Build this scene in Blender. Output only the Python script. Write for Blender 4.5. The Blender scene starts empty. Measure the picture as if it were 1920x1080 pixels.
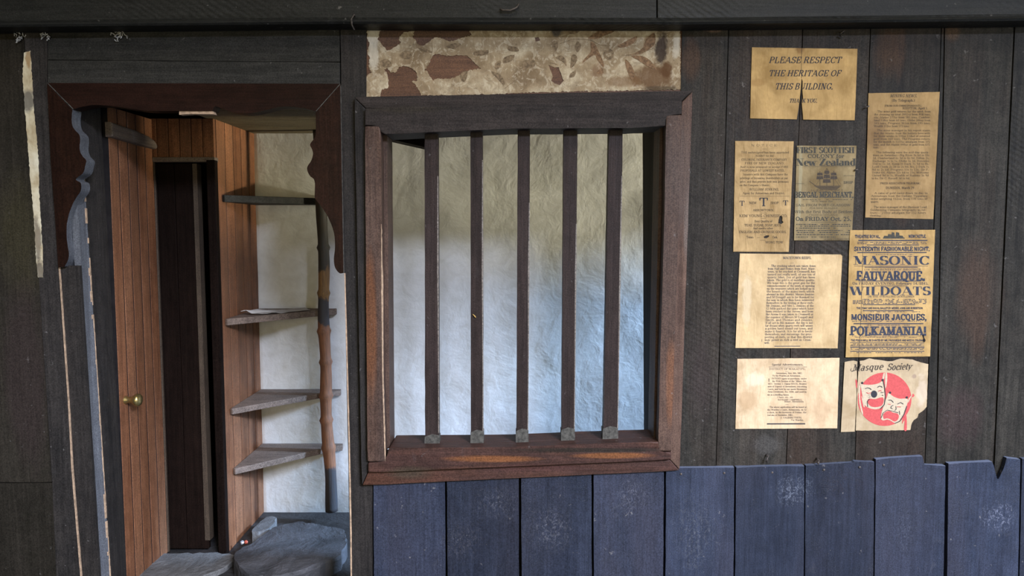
import bpy, bmesh, math, random
from mathutils import Vector, noise
from math import sin, cos, tan, pi, radians, sqrt, atan2

SC = bpy.context.scene
COL = SC.collection
random.seed(7)

# ------------------------------------------------------------------ camera
CAM_Y, CAM_Z, PITCH, FPX = -2.4, 1.30, radians(4.5), 1400.0
cam_d = bpy.data.cameras.new('camera')
cam_d.sensor_width = 36.0
cam_d.lens = FPX / 1920.0 * 36.0
cam = bpy.data.objects.new('camera', cam_d)
cam.location = (0, CAM_Y, CAM_Z)
cam.rotation_euler = (pi / 2 - PITCH, 0, 0)
COL.objects.link(cam)
SC.camera = cam

# ------------------------------------------------------------------ exposure, world, daylight
SC.view_settings.view_transform = 'Standard'
SC.view_settings.look = 'None'
SC.view_settings.gamma = 1.0
SC.view_settings.use_curve_mapping = False
SC.view_settings.exposure = 0.0

W = bpy.data.worlds.new('world')
SC.world = W
W.use_nodes = True
W.node_tree.nodes['Background'].inputs['Color'].default_value = (0.55, 0.52, 0.46, 1)
W.node_tree.nodes['Background'].inputs['Strength'].default_value = 0.10


def area(name, loc, target, sx, sy, power, col):
    l = bpy.data.lights.new(name, 'AREA')
    l.shape = 'RECTANGLE'; l.size = sx; l.size_y = sy
    l.energy = power; l.color = col
    o = bpy.data.objects.new(name, l)
    o.location = loc
    o.rotation_euler = (Vector(target) - Vector(loc)).to_track_quat('-Z', 'Y').to_euler()
    COL.objects.link(o)
    return o


# the bright strip of sky above the hills, behind the camera, below the added header
area('sky_daylight', (4.4, -8.0, 5.3), (0.2, 0.6, 1.0), 3.0, 1.9, 2300, (0.72, 0.79, 1.0))
# sunlit grass and hillside below it
area('hillside_daylight', (0.4, -8.0, 1.6), (0.2, 0.6, 1.1), 7.0, 2.6, 125, (1.0, 0.88, 0.50))
# side window far to the right, raking along the planks
area('side_window_daylight', (4.4, -2.3, 1.75), (-0.5, 0.2, 1.05), 0.7, 1.1, 45, (0.90, 0.95, 1.0))
# added overhead fill for the plank wall, not an actual window
area('added_overhead_fill', (0.6, -2.3, 4.3), (0.2, 0.0, 1.2), 2.2, 1.2, 55, (1.0, 0.93, 0.80))
# beyond the added half-height sill at the right-hand end of the lobby: sunlit grass low down, blue sky above
area('grass_daylight', (4.5, 0.30, 0.22), (0.0, 0.85, 1.4), 0.35, 0.45, 400, (1.0, 0.93, 0.70))
area('lobby_sky_daylight', (4.5, 0.30, 2.75), (0.0, 0.85, 0.8), 0.35, 0.7, 1150, (0.42, 0.64, 1.0))


# ------------------------------------------------------------------ pixel -> plane helper (photo measurements on a wall plane)
SP, CP = sin(PITCH), cos(PITCH)


def P(px, py, Y=0.0):
    u = (px - 960.0) / FPX; v = (540.0 - py) / FPX
    dy = CP + v * SP; dz = -SP + v * CP
    t = (Y - CAM_Y) / dy
    return Vector((u * t, Y, CAM_Z + dz * t))


def xz(px, py, Y=0.0):
    p = P(px, py, Y)
    return (p.x, p.z)


# ------------------------------------------------------------------ object helpers
WLOC = {}


def tag(o, label=None, cat=None, group=None, kind=None):
    if label: o['label'] = label
    if cat: o['category'] = cat
    if group: o['group'] = group
    if kind: o['kind'] = kind
    return o


def thing(name, loc, label=None, cat=None, group=None, kind=None):
    o = bpy.data.objects.new(name, None)
    o.empty_display_size = 0.05
    o.location = loc
    COL.objects.link(o)
    WLOC[o.name] = Vector(loc)
    return tag(o, label, cat, group, kind)


def link_mesh(name, me, mat, parent=None, smooth=False, loc=None):
    off = WLOC[parent.name] if parent else Vector((0, 0, 0))
    org = Vector(loc) if loc is not None else off
    if org.length > 0:
        for v in me.vertices:
            v.co -= org
    if smooth:
        for p in me.polygons: p.use_smooth = True
    mats = mat if isinstance(mat, (list, tuple)) else [mat]
    for m in mats: me.materials.append(m)
    o = bpy.data.objects.new(name, me)
    COL.objects.link(o)
    if parent: o.parent = parent
    o.location = org - off
    WLOC[o.name] = org
    return o


def obj(name, bm, mat, parent=None, smooth=False, loc=None):
    me = bpy.data.meshes.new(name)
    bm.normal_update()
    bm.to_mesh(me); bm.free()
    return link_mesh(name, me, mat, parent, smooth, loc)


def prism(bm, pts, y0, y1, bevel=0.0, mi=0):
    """extrude an (x,z) outline from y0 (front) to y1 (back)"""
    ar = sum(pts[i][0] * pts[(i + 1) % len(pts)][1] - pts[(i + 1) % len(pts)][0] * pts[i][1] for i in range(len(pts)))
    if ar < 0: pts = pts[::-1]
    n = len(pts)
    f = [bm.verts.new((x, y0, z)) for x, z in pts]
    b = [bm.verts.new((x, y1, z)) for x, z in pts]
    faces = [bm.faces.new(f), bm.faces.new(b[::-1])]
    edges = []
    for i in range(n):
        j = (i + 1) % n
        faces.append(bm.faces.new((f[j], f[i], b[i], b[j])))
    for fc in faces: fc.material_index = mi
    if bevel > 0:
        es = list({e for e in faces[0].edges})
        for i in range(n):
            a = Vector((pts[i][0] - pts[i - 1][0], pts[i][1] - pts[i - 1][1]))
            c = Vector((pts[(i + 1) % n][0] - pts[i][0], pts[(i + 1) % n][1] - pts[i][1]))
            if a.length > 0 and c.length > 0 and a.angle(c) > 0.6:
                e = bm.edges.get((f[i], b[i]))
                if e: es.append(e)
        bmesh.ops.bevel(bm, geom=es, offset=bevel, segments=2, profile=0.6, affect='EDGES', clamp_overlap=True)


def hexa(bm, c):
    """box from 8 corners: 4 of one face then 4 of the opposite one"""
    v = [bm.verts.new(p) for p in c]
    for q in ((0, 1, 2, 3), (7, 6, 5, 4), (0, 4, 5, 1), (1, 5, 6, 2), (2, 6, 7, 3), (3, 7, 4, 0)):
        bm.faces.new([v[i] for i in q])
    return v


def box(bm, x0, x1, y0, y1, z0, z1, bevel=0.0):
    b2 = bmesh.new()
    hexa(b2, [(x0, y0, z0), (x1, y0, z0), (x1, y0, z1), (x0, y0, z1), (x0, y1, z0), (x1, y1, z0), (x1, y1, z1), (x0, y1, z1)])
    bmesh.ops.recalc_face_normals(b2, faces=b2.faces[:])
    if bevel > 0:
        bmesh.ops.bevel(b2, geom=b2.edges[:], offset=bevel, segments=2, profile=0.6, affect='EDGES', clamp_overlap=True)
    me = bpy.data.meshes.new('tmp'); b2.to_mesh(me); b2.free()
    bm.from_mesh(me); bpy.data.meshes.remove(me)


def jag(pts, step, amp, seed=0, closed=True):
    """subdivide an outline and roughen it with noise"""
    out = []
    n = len(pts)
    for i in range(n if closed else n - 1):
        a = pts[i]; b = pts[(i + 1) % n]
        L = math.hypot(b[0] - a[0], b[1] - a[1]); k = max(1, int(L / step))
        nx, nz = (-(b[1] - a[1]) / L, (b[0] - a[0]) / L) if L > 0 else (0, 0)
        for s in range(k):
            t = s / k
            d = 0 if s == 0 else amp * (noise.noise(Vector((a[0] * 40 + t * L / step * 0.9, a[1] * 40 + seed, seed * 3.1))) + 0.5 * (random.random() - 0.5))
            out.append((a[0] + (b[0] - a[0]) * t + nx * d, a[1] + (b[1] - a[1]) * t + nz * d))
    if not closed: out.append(pts[-1])
    return out


def smoothline(pts, k=5, closed=False):
    out = []
    n = len(pts)
    rng = range(n if closed else n - 1)
    for i in rng:
        p0 = pts[i - 1] if (closed or i > 0) else pts[i]
        p1 = pts[i]; p2 = pts[(i + 1) % n]
        p3 = pts[(i + 2) % n] if (closed or i + 2 < n) else p2
        for s in range(k):
            t = s / k
            out.append(tuple(0.5 * ((2 * p1[c]) + (-p0[c] + p2[c]) * t + (2 * p0[c] - 5 * p1[c] + 4 * p2[c] - p3[c]) * t * t + (-p0[c] + 3 * p1[c] - 3 * p2[c] + p3[c]) * t ** 3) for c in (0, 1)))
    if not closed: out.append(tuple(pts[-1]))
    return out


def pxl(pts, Y=0.0):
    return [xz(x, y, Y) for x, y in pts]


def sheet(loops, y_of, grid=0.02, thick=0.0003):
    """thin paper with a torn outline (first loop) and holes (other loops), laid on the wall following y_of(x,z)"""
    cu = bpy.data.curves.new('tmp', 'CURVE')
    cu.dimensions = '2D'; cu.fill_mode = 'BOTH'; cu.extrude = thick / 2
    for lp in loops:
        sp = cu.splines.new('POLY'); sp.points.add(len(lp) - 1); sp.use_cyclic_u = True
        for i, (x, z) in enumerate(lp): sp.points[i].co = (x, z, 0, 1)
    o = bpy.data.objects.new('tmp', cu); COL.objects.link(o)
    dg = bpy.context.evaluated_depsgraph_get()
    me = bpy.data.meshes.new_from_object(o.evaluated_get(dg))
    bpy.data.objects.remove(o); bpy.data.curves.remove(cu)
    bm = bmesh.new(); bm.from_mesh(me); bpy.data.meshes.remove(me)
    bmesh.ops.remove_doubles(bm, verts=bm.verts[:], dist=0.00002)
    if grid:
        xs = [v.co.x for v in bm.verts]; zs = [v.co.y for v in bm.verts]
        for lo, hi, nrm in ((min(xs), max(xs), (1, 0, 0)), (min(zs), max(zs), (0, 1, 0))):
            k = int((hi - lo) / grid)
            for i in range(1, k + 1):
                c = lo + (hi - lo) * i / (k + 1)
                bmesh.ops.bisect_plane(bm, geom=bm.verts[:] + bm.edges[:] + bm.faces[:], plane_co=(c * nrm[0], c * nrm[1], 0), plane_no=nrm)
    for v in bm.verts:
        x, z, e = v.co.x, v.co.y, v.co.z
        v.co = Vector((x, y_of(x, z) - e, z))
    bmesh.ops.recalc_face_normals(bm, faces=bm.faces[:])
    return bm


def tube(bm, path, rad, seg=10, cap=True):
    rings = []
    n = len(path)
    for i, p in enumerate(path):
        p = Vector(p)
        d = (Vector(path[min(i + 1, n - 1)]) - Vector(path[max(i - 1, 0)])).normalized()
        up = Vector((0, 0, 1)) if abs(d.z) < 0.9 else Vector((0, 1, 0))
        a = d.cross(up).normalized(); b = d.cross(a).normalized()
        r = rad[i] if isinstance(rad, (list, tuple)) else rad
        rings.append([bm.verts.new(p + (a * cos(2 * pi * k / seg) + b * sin(2 * pi * k / seg)) * r) for k in range(seg)])
    for i in range(n - 1):
        for k in range(seg):
            bm.faces.new((rings[i][k], rings[i][(k + 1) % seg], rings[i + 1][(k + 1) % seg], rings[i + 1][k]))
    if cap:
        bm.faces.new(rings[0]); bm.faces.new(rings[-1])
    bmesh.ops.recalc_face_normals(bm, faces=bm.faces[:])


# ------------------------------------------------------------------ materials
def nt(name, rough=0.6, spec=0.4):
    m = bpy.data.materials.new(name); m.use_nodes = True
    t = m.node_tree
    b = t.nodes['Principled BSDF']
    b.inputs['Roughness'].default_value = rough
    b.inputs['Specular IOR Level'].default_value = spec
    return m, t, b


class G:
    """tiny node-graph builder"""
    def __init__(s, t): s.t = t
    def new(s, typ, **kw):
        n = s.t.nodes.new(typ)
        for k, v in kw.items(): setattr(n, k, v)
        return n
    def link(s, a, b): s.t.links.new(a, b)
    def val(s, sock, v):
        if hasattr(v, 'is_output'): s.link(v, sock)
        else: sock.default_value = v
    def math(s, op, a, b=0.0, c=None, clamp=False):
        n = s.new('ShaderNodeMath', operation=op, use_clamp=clamp)
        s.val(n.inputs[0], a); s.val(n.inputs[1], b)
        if c is not None: s.val(n.inputs[2], c)
        return n.outputs[0]
    def vmath(s, op, a, b=(0, 0, 0)):
        n = s.new('ShaderNodeVectorMath', operation=op)
        s.val(n.inputs[0], a); s.val(n.inputs[1], b)
        return n.outputs['Value'] if op in ('LENGTH', 'DISTANCE', 'DOT_PRODUCT') else n.outputs[0]
    def noise(s, vec, scale, detail=4, rough=0.55, dist=0.0):
        n = s.new('ShaderNodeTexNoise')
        s.link(vec, n.inputs['Vector'])
        n.inputs['Scale'].default_value = scale; n.inputs['Detail'].default_value = detail
        n.inputs['Roughness'].default_value = rough; n.inputs['Distortion'].default_value = dist
        return n.outputs['Fac']
    def ramp(s, fac, *st):
        n = s.new('ShaderNodeValToRGB')
        s.link(fac, n.inputs[0])
        el = n.color_ramp.elements
        while len(el) < len(st): el.new(0.5)
        for e, (p, c) in zip(el, st):
            e.position = p; e.color = (c[0], c[1], c[2], 1) if hasattr(c, '__len__') else (c, c, c, 1)
        return n.outputs[0]
    def mix(s, fac, a, b, typ='MIX'):
        n = s.new('ShaderNodeMix', data_type='RGBA', blend_type=typ)
        s.val(n.inputs[0], fac)
        for sock, v in ((n.inputs[6], a), (n.inputs[7], b)):
            s.val(sock, (v[0], v[1], v[2], 1) if isinstance(v, tuple) else v)
        return n.outputs[2]
    def mapping(s, vec, scale, rot=(0, 0, 0)):
        n = s.new('ShaderNodeMapping')
        s.link(vec, n.inputs[0]); n.inputs['Scale'].default_value = scale; n.inputs['Rotation'].default_value = rot
        return n.outputs[0]
    def bump(s, h, strength, dist, base=None):
        n = s.new('ShaderNodeBump')
        n.inputs['Strength'].default_value = strength; n.inputs['Distance'].default_value = dist
        s.link(h, n.inputs['Height'])
        if base is not None: s.link(base, n.inputs['Normal'])
        return n.outputs[0]


def wood(name, c1, c2, axis='Z', rough=0.55, spec=0.4, bump=0.35, saw=0.0, vary=0.35, blot=None, blot_amt=0.5,
         dust=0.0, gator=0.0, freq=70, tints=None, scuff=False, ledge=None):
    """weathered timber with grain along an axis; each board of a mesh gets its own grain and tone"""
    m, t, b = nt(name, rough, spec)
    g = G(t)
    tc = g.new('ShaderNodeTexCoord').outputs['Object']
    isl = g.new('ShaderNodeNewGeometry').outputs['Random Per Island']
    off = g.new('ShaderNodeCombineXYZ')
    g.link(g.math('MULTIPLY', isl, 37.0), off.inputs[0]); g.link(g.math('MULTIPLY', isl, 91.0), off.inputs[1]); g.link(g.math('MULTIPLY', isl, 53.0), off.inputs[2])
    co = g.vmath('ADD', tc, off.outputs[0])
    s = [freq] * 3
    s['XYZ'.index(axis)] = freq * 0.045
    gc = g.mapping(co, s)
    n1 = g.noise(gc, 1.0, 6, 0.62, 0.5)
    s2 = [9.0] * 3; s2['XYZ'.index(axis)] = 1.3
    n2 = g.noise(g.mapping(co, s2), 1.0, 4, 0.6, 0.6)
    n3 = g.noise(co, 90.0, 3, 0.6)
    fac = g.math('ADD', g.math('MULTIPLY', n1, 0.38), g.math('MULTIPLY', g.math('ADD', n2, g.noise(co, 22.0, 5, 0.65)), 0.31))
    colr = g.ramp(fac, (0.37, c1), (0.64, c2))
    if blot:
        bn = g.noise(g.mapping(co, [x * 0.35 for x in s2]), 1.0, 5, 0.65, 0.8)
        colr = g.mix(g.math('MULTIPLY', g.ramp(bn, (0.45, 0.0), (0.68, 1.0)), blot_amt), colr, blot)
    if tints:   # patches the timber itself has: (x, z, rx, rz, colour, amount) in world metres
        pos = g.new('ShaderNodeNewGeometry').outputs['Position']
        for (x, z, rx, rz, c, amt) in tints:
            d = g.vmath('SUBTRACT', pos, (x, 0, z))
            d = g.vmath('MULTIPLY', d, (1 / rx, 0, 1 / rz))
            ln = g.math('ADD', g.vmath('LENGTH', d), g.math('MULTIPLY', g.math('SUBTRACT', n2, 0.5), 1.6))
            fc = g.math('MULTIPLY', g.ramp(ln, (0.05 if scuff else 0.5, 1.0), (1.0, 0.0)), amt)
            if scuff: fc = g.math('MULTIPLY', fc, g.ramp(g.noise(g.mapping(co, (1, 1, 0.7)), 60.0, 6, 0.75, 2.5), (0.50, 0.0), (0.62, 1.0)))
            colr = g.mix(fc, colr, c)
    n4 = g.noise(g.mapping(co, [x * 2.6 for x in s]), 1.0, 4, 0.7)
    n5 = g.noise(co, 260.0, 2, 0.6)
    colr = g.mix(0.8, colr, g.ramp(g.math('ADD', g.math('MULTIPLY', n4, 0.38), g.math('MULTIPLY', n5, 0.62)), (0.37, 0.5), (0.63, 1.5)), 'MULTIPLY')
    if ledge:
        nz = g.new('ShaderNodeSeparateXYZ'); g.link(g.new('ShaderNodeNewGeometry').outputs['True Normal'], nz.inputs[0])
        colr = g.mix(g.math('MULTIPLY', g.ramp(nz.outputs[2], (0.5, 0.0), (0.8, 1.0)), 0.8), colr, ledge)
    if dust > 0:
        dn = g.noise(co, 45.0, 2, 0.7)
        colr = g.mix(g.math('MULTIPLY', g.ramp(dn, (0.70, 0.0), (0.76, 1.0)), dust), colr, (0.30, 0.28, 0.26))
        sc = g.noise(g.mapping(co, (14, 14, 14)), 1.0, 6, 0.75, 1.2)
        colr = g.mix(g.math('MULTIPLY', g.ramp(sc, (0.62, 0.0), (0.78, 1.0)), dust * 0.6), colr, (0.16, 0.15, 0.15))
    k = g.math('ADD', g.math('MULTIPLY', g.math('SUBTRACT', isl, 0.5), vary), 1.0)
    hv = g.new('ShaderNodeHueSaturation')
    g.link(k, hv.inputs['Value']); g.link(colr, hv.inputs['Color'])
    g.link(hv.outputs[0], b.inputs['Base Color'])
    h = g.math('ADD', g.math('MULTIPLY', n1, 0.7), g.math('MULTIPLY', n3, 0.3))
    nb = g.bump(h, bump, 0.006)
    if saw > 0:
        sn = g.noise(co, 2.0, 2)
        w = g.new('ShaderNodeTexWave', wave_type='BANDS', bands_direction='DIAGONAL')
        g.link(g.mapping(co, (1.0, 1.0, 1.6)), w.inputs['Vector'])
        w.inputs['Scale'].default_value = 21; w.inputs['Distortion'].default_value = 5.0
        w.inputs['Detail'].default_value = 3; w.inputs['Detail Scale'].default_value = 0.6
        hh = g.math('MULTIPLY', w.outputs['Fac'], g.ramp(sn, (0.48, 0.0), (0.66, 1.0)))
        nb = g.bump(hh, saw, 0.003, nb)
    if gator > 0:
        vo = g.new('ShaderNodeTexVoronoi', feature='DISTANCE_TO_EDGE')
        vd = g.vmath('ADD', g.mapping(co, (120, 120, 60)), g.new('ShaderNodeTexNoise').outputs['Color'])
        g.link(vd, vo.inputs['Vector'])
        pm = g.ramp(g.noise(co, 5.0, 3), (0.52, 0.0), (0.64, 1.0))
        cr = g.math('MULTIPLY', g.ramp(vo.outputs['Distance'], (0.0, 0.0), (0.18, 1.0)), pm)
        nb = g.bump(cr, gator, 0.004, nb)
    g.link(nb, b.inputs['Normal'])
    rr = g.math('ADD', rough - 0.12, g.math('MULTIPLY', n2, 0.24))
    g.link(rr, b.inputs['Roughness'])
    return m


def paper(name, base, dark, light, stains=(), crease=0.5, flake=0.0):
    m, t, b = nt(name, 0.75, 0.15)
    g = G(t)
    pos = g.new('ShaderNodeNewGeometry').outputs['Position']
    n1 = g.noise(pos, 9.0, 5, 0.6, 0.4)
    n2 = g.noise(pos, 60.0, 4, 0.65)
    n3 = g.noise(g.mapping(pos, (30, 30, 6), (0, 0.7, 0)), 1.0, 3, 0.6, 0.4)
    c = g.ramp(n1, (0.34, dark), (0.5, base), (0.66, light))
    c = g.mix(g.math('MULTIPLY', g.ramp(n3, (0.45, 0.0), (0.75, 1.0)), 0.35), c, dark)
    c = g.mix(g.math('MULTIPLY', g.ramp(n2, (0.4, 1.0), (0.6, 0.0)), 0.25), c, dark)
    if flake:
        f1 = g.noise(pos, 38.0, 6, 0.72, 1.2); f2 = g.noise(g.vmath('ADD', pos, (3.1, 0, 1.7)), 26.0, 6, 0.7, 1.5); f3 = g.noise(pos, 95.0, 3, 0.6)
        c = g.mix(g.math('MULTIPLY', g.ramp(f1, (0.53, 0.0), (0.57, 1.0)), flake), c, (0.62, 0.54, 0.40))
        c = g.mix(g.math('MULTIPLY', g.ramp(f2, (0.54, 0.0), (0.60, 1.0)), flake), c, (0.20, 0.15, 0.095))
        c = g.mix(g.math('MULTIPLY', g.ramp(f3, (0.66, 0.0), (0.70, 1.0)), flake), c, (0.10, 0.075, 0.05))
    for (px, py, rx, ry, sc, amt) in stains:
        x, z = xz(px, py); s = 2.4 / FPX
        d = g.vmath('MULTIPLY', g.vmath('SUBTRACT', pos, (x, 0, z)), (1 / (rx * s), 0, 1 / (ry * s)))
        ln = g.math('ADD', g.vmath('LENGTH', d), g.math('MULTIPLY', g.math('SUBTRACT', g.noise(pos, 28.0, 5, 0.65), 0.5), 1.5))
        c = g.mix(g.math('MULTIPLY', g.ramp(ln, (0.6, 1.0), (1.0, 0.0)), amt), c, sc)
    g.link(c, b.inputs['Base Color'])
    w = g.noise(g.mapping(pos, (55, 55, 16), (0, 0.75, 0)), 1.0, 3, 0.5, 0.8)
    nb = g.bump(w, crease, 0.006)
    nb = g.bump(n2, 0.15, 0.002, nb)
    g.link(nb, b.inputs['Normal'])
    return m


def flat(name, c, rough=0.7, spec=0.3, var=0.25, scale=60, metallic=0.0, bump=0.15):
    m, t, b = nt(name, rough, spec)
    g = G(t)
    tc = g.new('ShaderNodeTexCoord').outputs['Object']
    n = g.noise(tc, scale, 4, 0.6)
    lo = tuple(x * (1 - var) for x in c); hi = tuple(min(1, x * (1 + var)) for x in c)
    g.link(g.ramp(n, (0.35, lo), (0.65, hi)), b.inputs['Base Color'])
    g.link(g.bump(n, bump, 0.003), b.inputs['Normal'])
    b.inputs['Metallic'].default_value = metallic
    return m


M = {}
_s = 2.4 / 1400.0
def pt(px, py, rx, ry, c, a): return (*xz(px, py), rx * _s, ry * _s, c, a)
M['plank'] = wood('smoked_plank', (0.0085, 0.0081, 0.0069), (0.0391, 0.0348, 0.0281), 'Z', 0.55, 0.12, 0.4, saw=0.2, vary=0.5, blot=(0.0575, 0.0323, 0.0203), blot_amt=0.35, dust=0.2, tints=[
    pt(1335, 52, 32, 13, (0.20, 0.125, 0.085), 0.8), pt(1300, 110, 28, 45, (0.055, 0.030, 0.017), 0.7), pt(1670, 90, 30, 60, (0.06, 0.032, 0.017), 0.7), pt(1785, 60, 18, 22, (0.075, 0.042, 0.022), 0.6),
    pt(1830, 560, 50, 130, (0.052, 0.032, 0.022), 0.7), pt(1690, 380, 20, 50, (0.05, 0.03, 0.02), 0.5), pt(1440, 835, 40, 25, (0.06, 0.055, 0.05), 0.5), pt(1315, 700, 28, 120, (0.036, 0.027, 0.024), 0.6), pt(1800, 780, 55, 70, (0.04, 0.026, 0.024), 0.6)])
M['plank_left'] = wood('sooty_plank', (0.0145, 0.0125, 0.0090), (0.0290, 0.0242, 0.0181), 'Z', 0.6, 0.1, 0.3, vary=0.3, dust=0.15, tints=[pt(40, 440, 60, 130, (0.034, 0.029, 0.014), 0.6), pt(50, 700, 50, 200, (0.030, 0.021, 0.019), 0.6)])
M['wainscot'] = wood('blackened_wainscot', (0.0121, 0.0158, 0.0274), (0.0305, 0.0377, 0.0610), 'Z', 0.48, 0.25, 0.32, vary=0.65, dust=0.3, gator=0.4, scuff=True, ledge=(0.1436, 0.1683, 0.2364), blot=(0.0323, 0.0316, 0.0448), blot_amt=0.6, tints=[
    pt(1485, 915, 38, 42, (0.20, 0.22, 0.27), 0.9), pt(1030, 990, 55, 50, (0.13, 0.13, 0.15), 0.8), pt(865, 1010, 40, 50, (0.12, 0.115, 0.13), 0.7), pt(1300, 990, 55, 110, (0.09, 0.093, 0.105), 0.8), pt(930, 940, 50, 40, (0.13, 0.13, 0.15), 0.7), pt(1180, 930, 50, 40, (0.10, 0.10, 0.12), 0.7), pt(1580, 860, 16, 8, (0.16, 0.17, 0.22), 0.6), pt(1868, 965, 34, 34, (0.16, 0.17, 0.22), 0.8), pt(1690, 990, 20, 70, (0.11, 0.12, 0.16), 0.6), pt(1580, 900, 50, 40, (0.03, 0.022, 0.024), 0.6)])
M['beam'] = wood('black_beam', (0.0104, 0.0110, 0.0104), (0.0241, 0.0241, 0.0219), 'X', 0.5, 0.22, 0.35, saw=0.35, vary=0.2, dust=0.3)
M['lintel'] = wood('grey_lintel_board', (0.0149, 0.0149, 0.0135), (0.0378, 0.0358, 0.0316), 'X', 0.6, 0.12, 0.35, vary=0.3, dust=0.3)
M['post'] = wood('dark_post', (0.0151, 0.0138, 0.0131), (0.0411, 0.0352, 0.0310), 'Z', 0.6, 0.12, 0.35, vary=0.3, dust=0.3)
M['litgreyjamb'] = wood('daylit_grey_jamb', (0.0654, 0.0690, 0.0785), (0.1190, 0.1249, 0.1368), 'Z', 0.55, 0.3, 0.25, vary=0.1, dust=0.2)
M['casing'] = wood('varnished_casing', (0.0090, 0.0041, 0.0029), (0.0245, 0.0098, 0.0057), 'Z', 0.42, 0.1, 0.2, vary=0.2)
M['casing_h'] = wood('varnished_casing_head', (0.0078, 0.0036, 0.0027), (0.0203, 0.0082, 0.0055), 'X', 0.42, 0.1, 0.2, vary=0.2)
M['frame_v'] = wood('worn_frame_upright', (0.0405, 0.0225, 0.0163), (0.1170, 0.0703, 0.0504), 'Z', 0.55, 0.15, 0.4, vary=0.3, blot=(0.0630, 0.0450, 0.0377), blot_amt=0.7, dust=0.25, tints=[pt(700, 600, 14, 150, (0.125, 0.050, 0.022), 0.85), pt(1252, 720, 12, 90, (0.16, 0.07, 0.035), 0.7), pt(1285, 420, 8, 90, (0.17, 0.14, 0.12), 0.5), pt(1270, 330, 30, 110, (0.085, 0.062, 0.052), 0.6)])
M['frame_top'] = wood('sooty_frame_rail', (0.0151, 0.0126, 0.0113), (0.0415, 0.0326, 0.0289), 'X', 0.6, 0.12, 0.4, vary=0.3, dust=0.2, tints=[pt(760, 208, 80, 10, (0.030, 0.024, 0.017), 0.6)])
M['frame_bot'] = wood('worn_frame_sill', (0.0268, 0.0147, 0.0121), (0.0803, 0.0389, 0.0295), 'X', 0.5, 0.15, 0.4, vary=0.2, blot=(0.1339, 0.0502, 0.0201), blot_amt=0.5, dust=0.25, tints=[pt(920, 852, 90, 7, (0.20, 0.075, 0.025), 0.7), pt(1150, 846, 80, 6, (0.20, 0.075, 0.025), 0.7), pt(770, 880, 60, 16, (0.055, 0.04, 0.026), 0.8), pt(1000, 872, 120, 12, (0.075, 0.032, 0.026), 0.6), pt(1100, 836, 150, 5, (0.02, 0.016, 0.012), 0.8), pt(900, 902, 90, 5, (0.13, 0.085, 0.06), 0.6)])
M['bar'] = wood('brown_bar', (0.0190, 0.0133, 0.0121), (0.0418, 0.0285, 0.0253), 'Z', 0.5, 0.12, 0.3, vary=0.2, dust=0.2)
M['wornbar'] = flat('worn_grey_wood', (0.068, 0.064, 0.054), 0.7, 0.25, 0.45, 90)
M['arris'] = flat('lit_rubbed_arris', (0.19, 0.165, 0.14), 0.6, 0.3, 0.5, 150)
M['bare'] = flat('bare_splintered_wood', (0.42, 0.29, 0.19), 0.7, 0.3, 0.3, 80)
M['tongue'] = wood('matchboard', (0.0966, 0.0368, 0.0174), (0.2607, 0.1088, 0.0505), 'Z', 0.5, 0.2, 0.25, vary=0.35, blot=(0.1738, 0.0878, 0.0474), blot_amt=0.6, freq=60)
M['rail'] = wood('worn_batten', (0.085, 0.062, 0.05), (0.17, 0.13, 0.105), 'Y', 0.6, 0.35, 0.35, vary=0.1)
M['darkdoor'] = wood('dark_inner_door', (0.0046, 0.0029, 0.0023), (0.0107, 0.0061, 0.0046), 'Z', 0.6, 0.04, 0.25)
M['doorpost'] = wood('pale_door_edge', (0.0422, 0.0298, 0.0204), (0.0845, 0.0600, 0.0408), 'Z', 0.6, 0.3, 0.25)
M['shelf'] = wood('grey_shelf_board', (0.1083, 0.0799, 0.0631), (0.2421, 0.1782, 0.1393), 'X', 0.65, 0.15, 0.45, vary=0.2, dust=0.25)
M['soffit'] = wood('brown_ceiling_board', (0.0800, 0.0638, 0.0388), (0.1454, 0.1163, 0.0707), 'X', 0.7, 0.1, 0.2)
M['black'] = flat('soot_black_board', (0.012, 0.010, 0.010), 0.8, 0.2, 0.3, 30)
M['ink'] = flat('black_ink', (0.035, 0.034, 0.040), 0.7, 0.2, 0.35, 400, bump=0.0)
M['ink_soft'] = flat('faded_ink', (0.060, 0.046, 0.034), 0.7, 0.2, 0.35, 300, bump=0.0)
M['ink_blue'] = flat('navy_ink', (0.040, 0.045, 0.065), 0.7, 0.2, 0.4, 300, bump=0.0)
M['ink_green'] = flat('faded_green_black_ink', (0.062, 0.058, 0.046), 0.7, 0.2, 0.35, 300, bump=0.0)
M['red'] = flat('red_print', (0.52, 0.085, 0.08), 0.7, 0.2, 0.12, 200, bump=0.0)
M['cream'] = flat('pale_print', (0.52, 0.42, 0.29), 0.7, 0.2, 0.1, 200, bump=0.0)
M['brass'] = flat('aged_brass', (0.42, 0.32, 0.13), 0.3, 0.5, 0.25, 50, metallic=0.9, bump=0.05)
M['iron'] = flat('rusty_iron', (0.09, 0.075, 0.065), 0.55, 0.4, 0.4, 200, metallic=0.4)
M['lint'] = flat('grey_cobweb_lint', (0.34, 0.33, 0.31), 0.95, 0.1, 0.3, 200)
M['silver'] = flat('silver_foil', (0.7, 0.72, 0.78), 0.25, 0.6, 0.2, 300, metallic=0.7)
M['redfoil'] = flat('red_foil', (0.35, 0.06, 0.03), 0.4, 0.5, 0.2, 300)
M['straw'] = flat('dry_straw', (0.55, 0.34, 0.10), 0.7, 0.3, 0.2, 300)
M['loose'] = paper('loose_paper_sheet', (0.50, 0.47, 0.44), (0.40, 0.37, 0.34), (0.58, 0.55, 0.52))

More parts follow.
